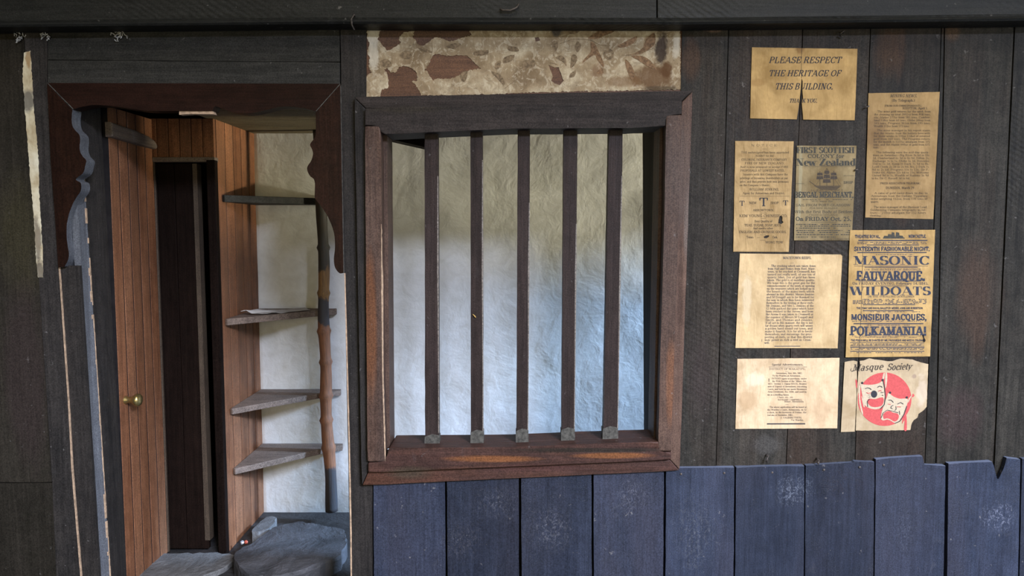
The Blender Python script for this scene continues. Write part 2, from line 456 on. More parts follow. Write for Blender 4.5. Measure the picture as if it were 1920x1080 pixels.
# plaster
m, t, b = nt('limewashed_plaster', 0.8, 0.25); g = G(t)
pos = g.new('ShaderNodeTexCoord').outputs['Object']
pn = g.noise(pos, 3.2, 5, 0.6, 0.5); pn2 = g.noise(pos, 16, 5, 0.6, 0.6); pn3 = g.noise(pos, 130, 4, 0.65)
pc = g.ramp(pn2, (0.3, (0.66, 0.655, 0.62)), (0.6, (0.76, 0.76, 0.74)))
pc = g.mix(g.math('MULTIPLY', g.ramp(pn, (0.35, 1.0), (0.55, 0.0)), 0.25), pc, (0.60, 0.59, 0.54))
g.link(pc, b.inputs['Base Color'])
nb = g.bump(pn, 0.22, 0.03); nb = g.bump(pn2, 0.2, 0.012, nb); nb = g.bump(pn3, 0.2, 0.0018, nb)
g.link(nb, b.inputs['Normal'])
M['plaster'] = m

# stone
def stone(name, c1, c2):
    m, t, b = nt(name, 0.65, 0.4); g = G(t)
    pos = g.new('ShaderNodeTexCoord').outputs['Object']
    a1 = g.noise(pos, 7, 6, 0.65, 0.5); a2 = g.noise(pos, 70, 5, 0.7); a3 = g.noise(pos, 18, 5, 0.7, 1.0)
    c = g.ramp(a1, (0.35, c1), (0.65, c2))
    c = g.mix(g.math('MULTIPLY', g.ramp(a3, (0.56, 0.0), (0.7, 1.0)), 0.35), c, tuple(min(1, x * 2.0) for x in c2))
    g.link(c, b.inputs['Base Color'])
    nb = g.bump(a1, 0.6, 0.03); nb = g.bump(a2, 0.5, 0.006, nb)
    g.link(nb, b.inputs['Normal'])
    return m
M['stone'] = stone('schist_slab', (0.035, 0.035, 0.037), (0.085, 0.083, 0.088))
M['stone_pale'] = stone('pale_schist', (0.085, 0.083, 0.081), (0.15, 0.147, 0.143))
M['earth'] = stone('dark_earth', (0.016, 0.015, 0.015), (0.042, 0.039, 0.039))

# ================================================================== LARGE STRUCTURE
S = 'structure'
# floor and hidden room
bm = bmesh.new(); box(bm, -3.2, 3.4, -3.3, 1.3, -0.12, 0.0)
tag(obj('floor', bm, M['earth']), kind=S)

# unseen header behind the camera, added to keep sky light off the wall top
bm = bmesh.new()
box(bm, -4.0, 4.6, -3.5, -3.3, 3.12, 3.9)
tag(obj('sky_cut_header', bm, M['black']), kind=S)

# ---- plank wall
def plank(bm, pts, yf, d=0.028, amp=0.0009, bev=0.0018, seed=0):
    prism(bm, jag(pxl(pts, yf), 0.05, amp, seed), yf, yf + d, bev)

wb = thing('wall_back', (0, 0, 0), kind=S)
bm = bmesh.new()
# right of the window, upper boards
seams_top = [1279, 1367, 1506, 1633, 1766, 1771, 1903, 2060, 2220]
seams_bot = [1258, 1342, 1473, 1602, 1733, 1754, 1862, 2010, 2160]
for i in range(len(seams_top) - 1):
    a, b_, c, d = seams_top[i], seams_top[i + 1], seams_bot[i], seams_bot[i + 1]
    gap = 3.2 if i in (5, 6) else 1.6
    plank(bm, [(a + gap / 2, 34), (b_ - gap / 2, 34), (d - gap / 2, 900), (c + gap / 2, 900)], 0.0 + 0.0009 * ((i * 7) % 3), seed=i)
obj('upper_boards', bm, M['plank'], wb)
# far left boards
bm = bmesh.new()
plank(bm, [(-330, 30), (-140, 30), (-85, 920), (-260, 920)], 0.002, seed=20)
plank(bm, [(-138, 30), (42, 30), (97, 904), (-83, 904)], 0.0, seed=21)
plank(bm, [(-260, 906), (-70, 906), (-60, 1230), (-240, 1230)], -0.004, seed=22)
plank(bm, [(-68, 906), (100, 906), (112, 1230), (-58, 1230)], -0.004, seed=23)
obj('left_boards', bm, M['plank_left'], wb)
# backing that closes the wall behind the boards
bm = bmesh.new()
xR = xz(1262, 500)[0]; xL = xz(700, 500)[0]; xD = xz(646, 500)[0]
zT = xz(960, 226)[1]; zB = xz(960, 862)[1]
box(bm, xR, 3.3, 0.034, 0.105, 0.0, 2.35)
box(bm, xL, xR, 0.034, 0.105, zT, 2.35)
box(bm, xL, xR, 0.034, 0.105, 0.0, zB)
box(bm, -1.42, xL, 0.034, 0.105, xz(360, 180)[1], 2.35)
box(bm, -3.2, -1.42, 0.034, 0.105, 0.0, 2.35)
obj('wall_core', bm, M['black'], wb)
# wainscot
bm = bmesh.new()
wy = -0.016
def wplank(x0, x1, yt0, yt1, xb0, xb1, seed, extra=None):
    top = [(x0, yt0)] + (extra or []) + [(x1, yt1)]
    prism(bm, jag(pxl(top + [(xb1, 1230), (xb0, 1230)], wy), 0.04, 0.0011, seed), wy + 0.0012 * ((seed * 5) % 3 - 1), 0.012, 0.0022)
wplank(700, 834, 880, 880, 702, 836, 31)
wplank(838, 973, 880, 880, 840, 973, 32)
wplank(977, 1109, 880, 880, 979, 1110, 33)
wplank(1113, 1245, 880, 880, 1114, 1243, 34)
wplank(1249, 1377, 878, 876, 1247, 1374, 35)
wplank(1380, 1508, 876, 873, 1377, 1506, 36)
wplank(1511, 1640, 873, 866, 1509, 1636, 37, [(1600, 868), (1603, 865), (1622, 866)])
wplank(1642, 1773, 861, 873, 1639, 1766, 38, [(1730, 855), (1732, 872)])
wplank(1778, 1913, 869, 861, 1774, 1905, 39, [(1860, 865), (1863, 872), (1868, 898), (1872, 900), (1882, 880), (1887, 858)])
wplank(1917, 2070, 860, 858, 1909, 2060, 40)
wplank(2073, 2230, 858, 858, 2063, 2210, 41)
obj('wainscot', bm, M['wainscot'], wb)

# ---- post between doorway and window
bm = bmesh.new()
prism(bm, jag(pxl([(638, 40), (686, 40), (686, 210), (690, 870), (698, 900), (699, 1240), (660, 1240), (646, 520)], -0.008), 0.05, 0.001, 3), -0.008, 0.105, 0.002)
pst = tag(obj('trim_1', bm, M['post']), kind=S)
bm = bmesh.new()   # splintered bare edge of that post, its lit line put into the pale colour
prism(bm, jag(pxl([(645.3, 512), (647.5, 512), (656, 830), (659.5, 1000), (661, 1240), (658.6, 1240), (656.5, 1000), (653.5, 830)], -0.0092), 0.02, 0.0006, 4), -0.0092, 0.02, 0.0)
obj('lit_bare_edge', bm, M['bare'], pst)

# ---- left post with a strip of old wallpaper
bm = bmesh.new()
prism(bm, jag(pxl([(44, 40), (88, 40), (88, 155), (96, 300), (104, 420), (109, 502), (150, 1080), (161, 1240), (112, 1240), (98, 905), (74, 540)], -0.006), 0.05, 0.001, 5), -0.006, 0.05, 0.0018)
lp = tag(obj('trim_2', bm, M['post']), kind=S)
bm = bmesh.new()  # bare edge of the board, lit line included in its pale colour
prism(bm, jag(pxl([(106.6, 440), (107.6, 440), (111, 502), (129.3, 770), (135.6, 880), (152, 1080), (162, 1240), (160.5, 1240), (150.5, 1080), (133.7, 880), (128.3, 770), (109.8, 502)], -0.0075), 0.015, 0.0006, 6), -0.0075, 0.0, 0.0)
obj('lit_bare_edge', bm, M['bare'], lp)

# ---- door jamb: dark front, side face with daylight grey in its colour, brown inner jamb
XJ = -1.392
bm = bmesh.new()
prism(bm, pxl([(104, 498), (149, 498), (186, 1080), (196, 1240), (160, 1240), (150, 1080), (110, 502)], 0.0), 0.0, 0.012, 0.001)
j1 = tag(obj('trim_3', bm, M['post']), kind=S)
def lean(xb, xt, z): return xb + (xt - xb) * (z - 0.15) / 1.03
def leanslab(name, xf, xk, yf, yk, zt, mat, th=0.022):
    bm = bmesh.new()
    c = [(lean(*xf, 0), yf, 0), (lean(*xk, 0), yk, 0), (lean(*xk, zt), yk, zt), (lean(*xf, zt), yf, zt)]
    hexa(bm, c + [(x - th, y, z) for x, y, z in c])
    bmesh.ops.recalc_face_normals(bm, faces=bm.faces[:])
    return obj(name, bm, mat, j1)
leanslab('grey_face', (-1.380, -1.392), (-1.367, -1.389), 0.0125, 0.056, 1.50, M['litgreyjamb'])
bm = bmesh.new()  # ragged bare wood, pale enough to stand for the lit jamb edge
zz = 0.1
while zz < 1.47:
    h = random.uniform(0.01, 0.06); wd = random.choice((0.0015, 0.002, 0.003, 0.0035, 0.007))
    if random.random() < 0.9:
        xx = lean(-1.367, -1.389, zz + h / 2)
        box(bm, xx - 0.012, xx + 0.0016, 0.0565 - wd, 0.0572, zz, zz + h)
    zz += h - 0.001
obj('lit_bare_edge', bm, M['bare'], j1)
leanslab('inner_jamb', (-1.369, -1.391), (-1.373, -1.387), 0.0576, 0.17, 1.75, M['post'], 0.03)

# ---- head boards over the doorway, beam and moulding
bm = bmesh.new()
prism(bm, jag(pxl([(89, 40), (637, 40), (637, 116), (89, 112)], -0.004), 0.06, 0.0008, 8), -0.004, 0.034, 0.0018)
prism(bm, jag(pxl([(89, 113), (637, 117), (637, 158), (89, 156)], -0.010), 0.06, 0.0008, 9), -0.010, 0.034, 0.0018)
tag(obj('trim_4', bm, M['lintel']), kind=S)
bm = bmesh.new()
prism(bm, pxl([(-340, -260), (1229, -260), (1231, 37), (-340, 44)], -0.045), -0.045, 0.034, 0.002)
prism(bm, pxl([(1233, -260), (2250, -260), (2250, 32), (1233, 37)], -0.046), -0.046, 0.034, 0.002)
bmm = tag(obj('trim_5', bm, M['beam']), kind=S)
bm = bmesh.new()
mp = [(-340, 46), (0, 42), (600, 36), (1280, 37), (1920, 30), (2250, 26)]
prof = [(0.0, -0.0), (-0.052, 0.0), (-0.060, -0.003), (-0.058, -0.008), (-0.066, -0.012), (-0.071, -0.018), (-0.066, -0.0235), (-0.056, -0.025), (0.0, -0.026)]
rows = []
for (px, py) in mp:
    x, z = xz(px, py, -0.06)
    rows.append([bm.verts.new((x, y, z + dz + 0.008)) for y, dz in prof])
for i in range(len(rows) - 1):
    for k in range(len(prof) - 1):
        bm.faces.new((rows[i][k], rows[i + 1][k], rows[i + 1][k + 1], rows[i][k + 1]))
bmesh.ops.recalc_face_normals(bm, faces=bm.faces[:])
obj('moulding', bm, M['beam'], bmm)

# ---- scalloped door casing
CY, CT = -0.018, 0.05
cas = thing('trim_6', P(365, 180, 0), kind=S)
head_b = [(592, 209), (570, 203), (543, 200), (521, 201), (497, 207), (472, 212), (450, 212), (426, 207), (405, 199), (398, 207), (392, 208), (340, 208), (315, 208), (280, 208), (253, 205), (227, 201), (201, 198), (174, 197), (151, 201), (137, 205)]
bm = bmesh.new(); prism(bm, pxl([(88.8, 155.5), (637, 157)] + smoothline(head_b, 4), CY), CY, CY + CT, 0.0012)
obj('head_board', bm, M['casing_h'], cas)
for mp_ in ([(88.2, 155.6), (89.2, 154.8), (137.6, 204.0), (136.6, 205.0)], [(637.6, 156.6), (638.6, 157.6), (592.8, 209.0), (592.0, 208.0)], [(638.2, 160), (639.2, 160), (645.2, 512), (644.2, 512)]):
    bm = bmesh.new(); prism(bm, jag(pxl(mp_, CY - 0.0006), 0.015, 0.0003, 2), CY - 0.0006, CY + 0.004, 0)
    obj('worn_edge', bm, M['wornbar'], cas)
left_b = [(136, 206), (134, 224), (137, 240), (148, 252), (150, 263), (149, 279), (153, 291), (161, 300), (160, 309), (155, 325), (141, 336), (151, 343), (151, 358), (140, 375), (129, 401), (125, 425), (125, 449), (129, 480), (121, 500)]
bm = bmesh.new(); prism(bm, pxl([(109, 502), (104, 420), (95, 300), (88, 156.5)] + smoothline(left_b, 4), CY), CY, CY + CT, 0.0012)
bm.normal_update()
for f_ in bm.faces:  # right-facing cut edges get the daylight's grey as their colour
    if abs(f_.normal.y) < 0.5 and f_.calc_center_median().y > CY + 0.004 and f_.normal.x > -0.3: f_.material_index = 1
obj('side_board', bm, [M['casing'], M['litgreyjamb']], cas)
right_b = [(592, 210), (592, 249), (589, 260), (581, 271), (587, 284), (584, 300), (576, 313), (577, 322), (582, 331), (590, 338), (590, 366), (592, 374), (602, 387), (615, 407), (626, 436), (628, 464), (626, 485), (628, 501), (636, 512), (644, 512)]
bm = bmesh.new(); prism(bm, pxl([(644, 512), (638, 158)] + smoothline(right_b, 4)[:-1], CY), CY, CY + CT, 0.0012)
obj('side_board', bm, M['casing'], cas)
bm = bmesh.new(); prism(bm, jag(pxl([(336, 208), (398, 208), (401, 214), (360, 213.5), (336, 215)], CY + 0.004), 0.01, 0.0006, 11), CY + 0.004, CY + 0.03, 0)
tag(obj('splintered_chip', bm, M['bare'], cas), 'pale splintered chip of bare wood on the underside')

# ================================================================== LOBBY BEHIND
XP, YP, YW, ZC = -1.143, 0.50, 0.95, 1.723
# white plaster wall
bm = bmesh.new()
NX, NZ = 90, 60
gr = []
for i in range(NX + 1):
    row = []
    for k in range(NZ + 1):
        x = XP - 0.02 + 3.2 * i / NX; z = -0.03 + 1.85 * k / NZ
        y = YW + 0.008 * noise.noise(Vector((x * 2.2, z * 2.2, 1.3))) + 0.004 * noise.noise(Vector((x * 6, z * 6, 7.7))) + 0.0015 * noise.noise(Vector((x * 17, z * 17, 3.7)))
        row.append(bm.verts.new((x, y, z)))
    gr.append(row)
for i in range(NX):
    for k in range(NZ):
        bm.faces.new((gr[i][k], gr[i + 1][k], gr[i + 1][k + 1], gr[i][k + 1]))
back = [bm.verts.new((x, YW + 0.12, z)) for x, z in ((XP - 0.02, -0.03), (XP + 3.18, -0.03), (XP + 3.18, 1.82), (XP - 0.02, 1.82))]
bm.faces.new(back[::-1])
bm.faces.new([gr[i][0] for i in range(NX, -1, -1)] + [back[0], back[1]])
bm.faces.new([gr[i][NZ] for i in range(NX + 1)] + [back[2], back[3]])
bm.faces.new([gr[0][k] for k in range(NZ + 1)] + [back[3], back[0]])
bm.faces.new([gr[NX][k] for k in range(NZ, -1, -1)] + [back[1], back[2]])
tag(obj('wall_rear', bm, M['plaster'], smooth=True), kind=S)
# ceiling of the lobby
bm = bmesh.new()
yb = 0.105
while yb < YW:
    box(bm, -1.45, 2.0, yb, min(yb + 0.21, YW + 0.1), ZC, ZC + 0.03, 0.002); yb += 0.212
tag(obj('ceiling', bm, M['soffit']), kind=S)
# unseen lobby right end, sill and lintel shaped to split grass and sky light
bm = bmesh.new(); box(bm, 1.95, 2.03, 0.105, YW + 0.1, 0.0, 0.757); box(bm, 1.95, 2.03, 0.105, YW + 0.1, ZC - 0.005, ZC + 0.5)
tag(obj('wall_right', bm, M['plaster']), kind=S)

# matchboard partition: side facing right at X=XP, header over the inner doorway at Y=YP
def boards_y(bm, x0, x1, y0, y1, n, z0, z1, g=0.0012):
    for i in range(n):
        a = y0 + (y1 - y0) * i / n; c = y0 + (y1 - y0) * (i + 1) / n
        box(bm, x0, x1, a + g, c - g, z0, z1, 0.003)
def boards_x(bm, x0, x1, y0, y1, n, z0, z1):
    for i in range(n):
        a = x0 + (x1 - x0) * i / n; c = x0 + (x1 - x0) * (i + 1) / n
        box(bm, a + 0.001, c - 0.001, y0, y1, z0, z1, 0.002)
wl = thing('wall_left', (XP, YP, 0), kind=S)
bm = bmesh.new(); boards_y(bm, XP - 0.022, XP, YP + 0.022, YW + 0.01, 5, 0.0, ZC, 0.0024)
obj('matchboards', bm, M['tongue'], wl)
bm = bmesh.new(); box(bm, XP - 0.025, XP - 0.0016, YP + 0.023, YW + 0.009, 0.0, ZC - 0.001)
obj('matchboard_grooves', bm, M['black'], wl)
bm = bmesh.new(); box(bm, XP - 0.03, XP + 0.003, YP - 0.008, YP + 0.022, 0.0, 1.565, 0.003)
obj('corner_post', bm, M['darkdoor'], wl)
bm = bmesh.new(); boards_x(bm, -1.45, XP, YP, YP + 0.02, 7, 1.575, ZC)
obj('header_boards', bm, M['tongue'], wl)
bm = bmesh.new(); box(bm, -1.45, XP + 0.002, YP - 0.006, YP + 0.03, 1.558, 1.576, 0.002)
obj('header_batten', bm, M['rail'], wl)
# dark room behind the inner doorway
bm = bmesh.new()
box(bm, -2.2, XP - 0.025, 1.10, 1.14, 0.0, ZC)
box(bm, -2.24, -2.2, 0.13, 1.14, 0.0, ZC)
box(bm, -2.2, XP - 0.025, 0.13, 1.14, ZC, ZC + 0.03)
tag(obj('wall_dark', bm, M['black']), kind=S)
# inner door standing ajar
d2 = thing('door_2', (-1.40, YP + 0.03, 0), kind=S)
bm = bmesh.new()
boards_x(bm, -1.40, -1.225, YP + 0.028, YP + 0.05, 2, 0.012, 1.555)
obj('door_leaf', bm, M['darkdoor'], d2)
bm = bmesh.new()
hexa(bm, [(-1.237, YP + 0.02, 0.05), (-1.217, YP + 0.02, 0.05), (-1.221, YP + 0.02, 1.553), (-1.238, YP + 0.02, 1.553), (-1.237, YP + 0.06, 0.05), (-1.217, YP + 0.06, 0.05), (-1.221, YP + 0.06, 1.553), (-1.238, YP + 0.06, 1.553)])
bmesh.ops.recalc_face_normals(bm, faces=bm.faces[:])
obj('door_edge', bm, M['doorpost'], d2)  # strip for the leaf's lit edge, brightness put into its colour

# matchboard door folded back against the left side of the passage
XD1 = -1.38
d1 = thing('door_1', (XD1, 0.19, 0), kind=S)
bm = bmesh.new(); boards_y(bm, XD1 - 0.026, XD1, 0.185, 0.505, 5, 0.008, 1.72, 0.0028)
obj('door_boards', bm, M['tongue'], d1)
bm = bmesh.new(); box(bm, XD1 - 0.030, XD1 - 0.0016, 0.1855, 0.5045, 0.01, 1.718)
obj('door_grooves', bm, M['black'], d1)
bm = bmesh.new(); box(bm, XD1 - 0.027, XD1 + 0.003, 0.505, 0.517, 0.008, 1.60, 0.002)
obj('door_edge', bm, M['doorpost'], d1)
bm = bmesh.new()   # rounded batten on the door
z0, z1, r = 1.622, 1.660, 0.0
pts = [(0.175, 1.664), (0.36, 1.656), (0.44, 1.648), (0.485, 1.636), (0.502, 1.622), (0.504, 1.612), (0.495, 1.606), (0.40, 1.607), (0.175, 1.614)]
f = [bm.verts.new((XD1 + 0.020, y, z)) for y, z in pts]; k = [bm.verts.new((XD1 - 0.004, y, z)) for y, z in pts]
bm.faces.new(f); bm.faces.new(k[::-1])
for i in range(len(pts)): bm.faces.new((f[i], k[i], k[(i + 1) % len(pts)], f[(i + 1) % len(pts)]))
bmesh.ops.recalc_face_normals(bm, faces=bm.faces[:])
bmesh.ops.bevel(bm, geom=[e for e in bm.edges if all(v in f for v in e.verts)], offset=0.008, segments=3, profile=0.5, affect='EDGES')
obj('batten', bm, M['rail'], d1, smooth=False)
bm = bmesh.new()   # turned knob
kz = P(233, 750, 0.225).z; ky = 0.225
prof = [(0.0, 0.015), (0.004, 0.0145), (0.010, 0.0115), (0.022, 0.0115), (0.030, 0.016), (0.038, 0.022), (0.047, 0.0235), (0.054, 0.018), (0.057, 0.007)]
rings = [[bm.verts.new((XD1 + a, ky + r * cos(2 * pi * q / 20), kz + r * sin(2 * pi * q / 20))) for q in range(20)] for a, r in prof]
for i in range(len(prof) - 1):
    for q in range(20): bm.faces.new((rings[i][q], rings[i][(q + 1) % 20], rings[i + 1][(q + 1) % 20], rings[i + 1][q]))
bm.faces.new(rings[-1])
bmesh.ops.recalc_face_normals(bm, faces=bm.faces[:])
tag(obj('knob', bm, M['brass'], d1, smooth=True), 'round brass door knob')

# ================================================================== BARRED WINDOW
w1 = thing('window_1', P(970, 870, 0), kind=S)
TY = -0.030; FY = -0.048; FB = 0.10
def wpart(name, pts, y0, y1, mat, bev=0.003, amp=0.0008, seed=0, lab=None):
    bm = bmesh.new(); prism(bm, jag(pxl(pts, y0), 0.045, amp, seed), y0, y1, bev)
    o = obj(name, bm, mat, w1)
    if lab: o['label'] = lab
    return o
wpart('casing', [(664, 182), (1299, 170), (1278, 190), (686, 203)], TY, 0.03, M['frame_top'], 0.003, seed=51)
wpart('casing', [(664.5, 183.5), (685.5, 204), (690, 884), (678.5, 910)], TY, 0.03, M['post'], 0.003, seed=52)
wpart('casing', [(1298.5, 171.5), (1274.5, 881), (1257, 862), (1279, 191)], TY, 0.03, M['frame_v'], 0.003, seed=53)
wpart('casing', [(679.5, 910), (691, 884), (1257, 863), (1274, 882)], TY, 0.03, M['frame_bot'], 0.003, seed=54)
wpart('top_rail', [(684, 203), (1279, 189), (1279, 214), (1248, 215), (1248, 236), (1180, 240), (960, 241), (800, 248), (722, 252), (713, 247), (713, 235), (684, 235)], FY, FB, M['frame_top'], 0.004, seed=55)
wpart('bottom_rail', [(690, 868), (722, 868), (729, 840), (860, 839), (960, 838), (1100, 832), (1236, 828), (1234, 848), (1259, 848), (1259, 862), (690, 886)], FY, FB, M['frame_bot'], 0.005, seed=56)
wpart('stile', [(684, 236), (713, 236), (715, 300), (716, 500), (718, 700), (722, 866), (689, 866), (687, 600)], FY, 0.0, M['frame_v'], 0.006, seed=57, lab='worn brown upright with a pale splintered inner edge')
wpart('stile', [(1249, 216), (1279, 215), (1258, 846), (1234, 846), (1240, 600), (1246, 400)], FY, 0.0, M['frame_v'], 0.005, seed=58)
# inner reveals behind the stiles
bm = bmesh.new(); prism(bm, jag(pxl([(700, 236), (726, 254), (731, 840), (708, 850)], 0.0), 0.05, 0.0006, 59), 0.0, FB, 0.002)
obj('reveal', bm, M['frame_v'], w1)
bm = bmesh.new(); prism(bm, jag(pxl([(1234, 236), (1262, 236), (1246, 846), (1222, 834)], 0.03), 0.05, 0.0006, 60), 0.0, FB, 0.002)
obj('reveal', bm, M['frame_v'], w1)
# splintered pale arris along the left stile
bm = bmesh.new()
prism(bm, jag(pxl([(714.8, 420), (715.6, 420), (716.9, 500), (718.2, 520), (718.6, 700), (723, 850), (722.4, 866), (721, 850), (716.8, 700), (715.4, 560), (714.9, 480)], FY + 0.001), 0.012, 0.0009, 61), FY - 0.0008, FY + 0.008, 0.0)
obj('splintered_edge', bm, M['bare'], w1)
# five square bars
BARS = [(796, 821, 797, 823), (882, 905, 883, 906), (971, 994, 968, 990), (1057, 1083, 1053, 1077), (1142, 1168, 1131, 1158)]
for i, (a, b_, c, d) in enumerate(BARS):
    BY = 0.0
    yb = 838 - (a - 796) * 0.026
    bm = bmesh.new(); prism(bm, jag(pxl([(a, 236), (b_, 236), (d, yb), (c, yb)], BY), 0.06, 0.0009, 70 + i), BY, BY + 0.036, 0.004)
    o = obj('bar', bm, M['bar'], w1)
    x0, z0 = xz(c, yb - 2, BY); x1 = xz(d, yb - 2, BY)[0]
    bm = bmesh.new(); 
    ft = 28 if i != 0 else 22
    prism(bm, jag(pxl([(c - 0.8, yb - ft + 3), ((c + d) / 2, yb - ft - 2), (d + 0.8, yb - ft + 1), (d + 1.2, yb + 1), (c - 1.2, yb + 1)], BY - 0.001), 0.01, 0.0006, 80 + i), BY - 0.001, BY + 0.037, 0.002)
    obj('worn_foot', bm, M['wornbar'], o)
    bm = bmesh.new()  # rubbed right arris, paled to carry the highlight from the side light
    k0 = (330, 300, 380, 420, 330)[i]
    def bx(y): return b_ + (d - b_) * (y - 236) / (yb - 236)
    prism(bm, jag(pxl([(bx(k0) - 1.2, k0), (bx(k0) + 0.3, k0), (bx(500) + 0.5, 500), (bx(700) + 0.5, 700), (bx(yb - 26) + 0.4, yb - 26), (bx(yb - 26) - 1.2, yb - 26), (bx(700) - 1.0, 700), (bx(500) - 2.2, 500)], BY - 0.0004), 0.02, 0.0005, 95 + i), BY - 0.0004, BY + 0.005, 0)
    obj('lit_worn_arris', bm, M['arris'], o)

# dark board standing behind the right side of the window
bm = bmesh.new()
X0 = P(1236, 500, 0.105).x
yt, ybm = 0.47, 0.37
hexa(bm, [(X0, 0.106, 0.0), (X0, ybm - 0.08, 0.0), (X0, yt, ZC), (X0, 0.106, ZC), (X0 + 0.03, 0.106, 0.0), (X0 + 0.03, ybm - 0.08, 0.0), (X0 + 0.03, yt, ZC), (X0 + 0.03, 0.106, ZC)])
bmesh.ops.recalc_face_normals(bm, faces=bm.faces[:])
tag(obj('trim_7', bm, M['darkdoor']), kind=S)
# dark rafter end under the lobby ceiling at the upper left of the window
bm = bmesh.new()
a = P(700, 254, 0.5); b_ = P(802, 277, 0.5); c = P(802, 235, 0.5); d = P(700, 235, 0.5)
hexa(bm, [tuple(p) for p in (a, b_, c, d)] + [(p.x, p.y + 0.12, p.z) for p in (a, b_, c, d)])
bmesh.ops.recalc_face_normals(bm, faces=bm.faces[:])
tag(obj('trim_8', bm, M['darkdoor']), kind=S)

#@@PART2
# ================================================================== THINGS IN THE DOORWAY
# corner shelves
SH = [
    (P(592, 381, 0.92).z - 0.008, 0.562, -0.80, 0.028, 'topmost corner shelf, dark and seen edge-on from below'),
    (P(422, 610, 0.553).z, 0.553, -0.785, 0.026, 'corner shelf with a loose paper sheet lying on it'),
    (P(433, 777, 0.575).z, 0.578, -0.772, 0.024, 'empty grey corner shelf between the paper-strewn shelf and the lowest one'),
    (P(437, 889, 0.59).z, 0.590, -0.768, 0.025, 'lowest grey triangular corner shelf, just above the stone floor'),
]
for i, (z, yt, xr, th, lab) in enumerate(SH):
    bm = bmesh.new()
    out = [(XP + 0.002, YW - 0.004), (XP + 0.002, yt), (XP + 0.012, yt - 0.006), (-0.845, 0.866), (xr, 0.915), (xr - 0.004, YW - 0.004)]
    out = jag(out, 0.04, 0.0015, 90 + i)
    lo = [bm.verts.new((x, y, z)) for x, y in out]; hi = [bm.verts.new((x, y, z + th)) for x, y in out]
    n = len(out)
    bm.faces.new(lo[::-1]); bm.faces.new(hi)
    for q in range(n): bm.faces.new((lo[q], lo[(q + 1) % n], hi[(q + 1) % n], hi[q]))
    bmesh.ops.recalc_face_normals(bm, faces=bm.faces[:])
    bmesh.ops.bevel(bm, geom=[e for e in bm.edges if abs(e.verts[0].co.z - e.verts[1].co.z) < 1e-5], offset=0.003, segments=2, profile=0.6, affect='EDGES')
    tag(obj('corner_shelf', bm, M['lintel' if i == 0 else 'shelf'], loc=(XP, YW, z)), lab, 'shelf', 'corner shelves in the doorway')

# pole with stripped bark
m, t, b = nt('branch_pole', 0.6, 0.35); g = G(t)
pos = g.new('ShaderNodeNewGeometry').outputs['Position']
sx = g.new('ShaderNodeSeparateXYZ'); g.link(pos, sx.inputs[0])
nz = g.noise(g.mapping(pos, (30, 30, 14)), 1.0, 4, 0.6, 0.8)
zz = g.math('ADD', sx.outputs[2], g.math('MULTIPLY', g.math('SUBTRACT', nz, 0.5), 0.10))
zt = P(600, 503, 0.84).z; zp1 = P(600, 560, 0.84).z; zp2 = P(603, 594, 0.84).z; zl = P(612, 872, 0.84).z
H = 1.8
bark = (0.030, 0.030, 0.024); tan1 = (0.27, 0.145, 0.05); tan2 = (0.27, 0.115, 0.055); grey = (0.045, 0.046, 0.052)
rp = g.new('ShaderNodeValToRGB'); g.link(g.math('MULTIPLY', zz, 1 / H), rp.inputs[0])
el = rp.color_ramp.elements
stops = [(0, grey), (zl / H - 0.004, grey), (zl / H + 0.004, tan2), (zp2 / H - 0.02, tan2), (zp2 / H - 0.012, grey), (zp1 / H - 0.004, grey), (zp1 / H + 0.004, tan1), (zt / H - 0.004, tan1), (zt / H + 0.004, bark), (1, bark)]
while len(el) < len(stops): el.new(0.5)
for e, (p_, c_) in zip(el, stops): e.position = p_; e.color = (*c_, 1)
n9 = g.noise(g.mapping(pos, (120, 120, 12)), 1.0, 5, 0.65)
pcx = g.mix(g.math('MULTIPLY', g.ramp(n9, (0.4, 1.0), (0.62, 0.0)), 0.5), rp.outputs[0], (0.06, 0.04, 0.03))
g.link(pcx, b.inputs['Base Color'])
g.link(g.bump(n9, 0.4, 0.004), b.inputs['Normal'])
M['pole'] = m
bm = bmesh.new()
path, rad = [], []
zs = 110
pA = P(597, 300, 0.835); pA = Vector((pA.x, 0.835, ZC - 0.002)); pB = P(622, 986, 0.825)
pB = Vector((pB.x, 0.825, 0.055))
knots = [0.30, 0.42, 0.52, 0.60, 0.69, 0.755, 0.83]
for i in range(zs + 1):
    u = i / zs
    p = pA.lerp(pB, u)
    p.x += 0.006 * sin(u * 7.0) + 0.003 * sin(u * 23) ; p.y += 0.003 * sin(u * 11 + 1)
    r = 0.0225 + 0.004 * u + 0.0012 * sin(u * 40)
    for kq in knots: r += 0.0065 * math.exp(-((u - kq) / 0.006) ** 2)
    path.append(p); rad.append(r)
tube(bm, path, rad, 14)
pole = tag(obj('wooden_pole', bm, M['pole'], smooth=True, loc=pB), 'knotty branch pole with partly stripped bark holding the corner shelves', 'pole')

# loose paper on the second shelf
z = SH[1][0] + SH[1][3] + 0.0006
bm = bmesh.new()
pq = [P(452, 584, 0.70), P(508, 598, 0.62), P(590, 592, 0.80), P(575, 587, 0.90)]
co = [(-1.118, 0.66), (-1.02, 0.70), (-0.885, 0.855), (-0.93, 0.925), (-1.07, 0.80)]
co = jag(co, 0.02, 0.002, 5)
cx = sum(x for x, y in co) / len(co); cy = sum(y for x, y in co) / len(co)
cv = bm.verts.new((cx, cy, z + 0.004)); rim = [bm.verts.new((x, y, z + 0.004 + 0.007 * noise.noise(Vector((x * 20, y * 20, 2))) * (1 if x > -1.08 else 1.5) + (0.012 if x < -1.08 else 0))) for x, y in co]
for i in range(len(rim)): bm.faces.new((cv, rim[i], rim[(i + 1) % len(rim)]))
bmesh.ops.recalc_face_normals(bm, faces=bm.faces[:])
r_ = bmesh.ops.extrude_face_region(bm, geom=bm.faces[:])
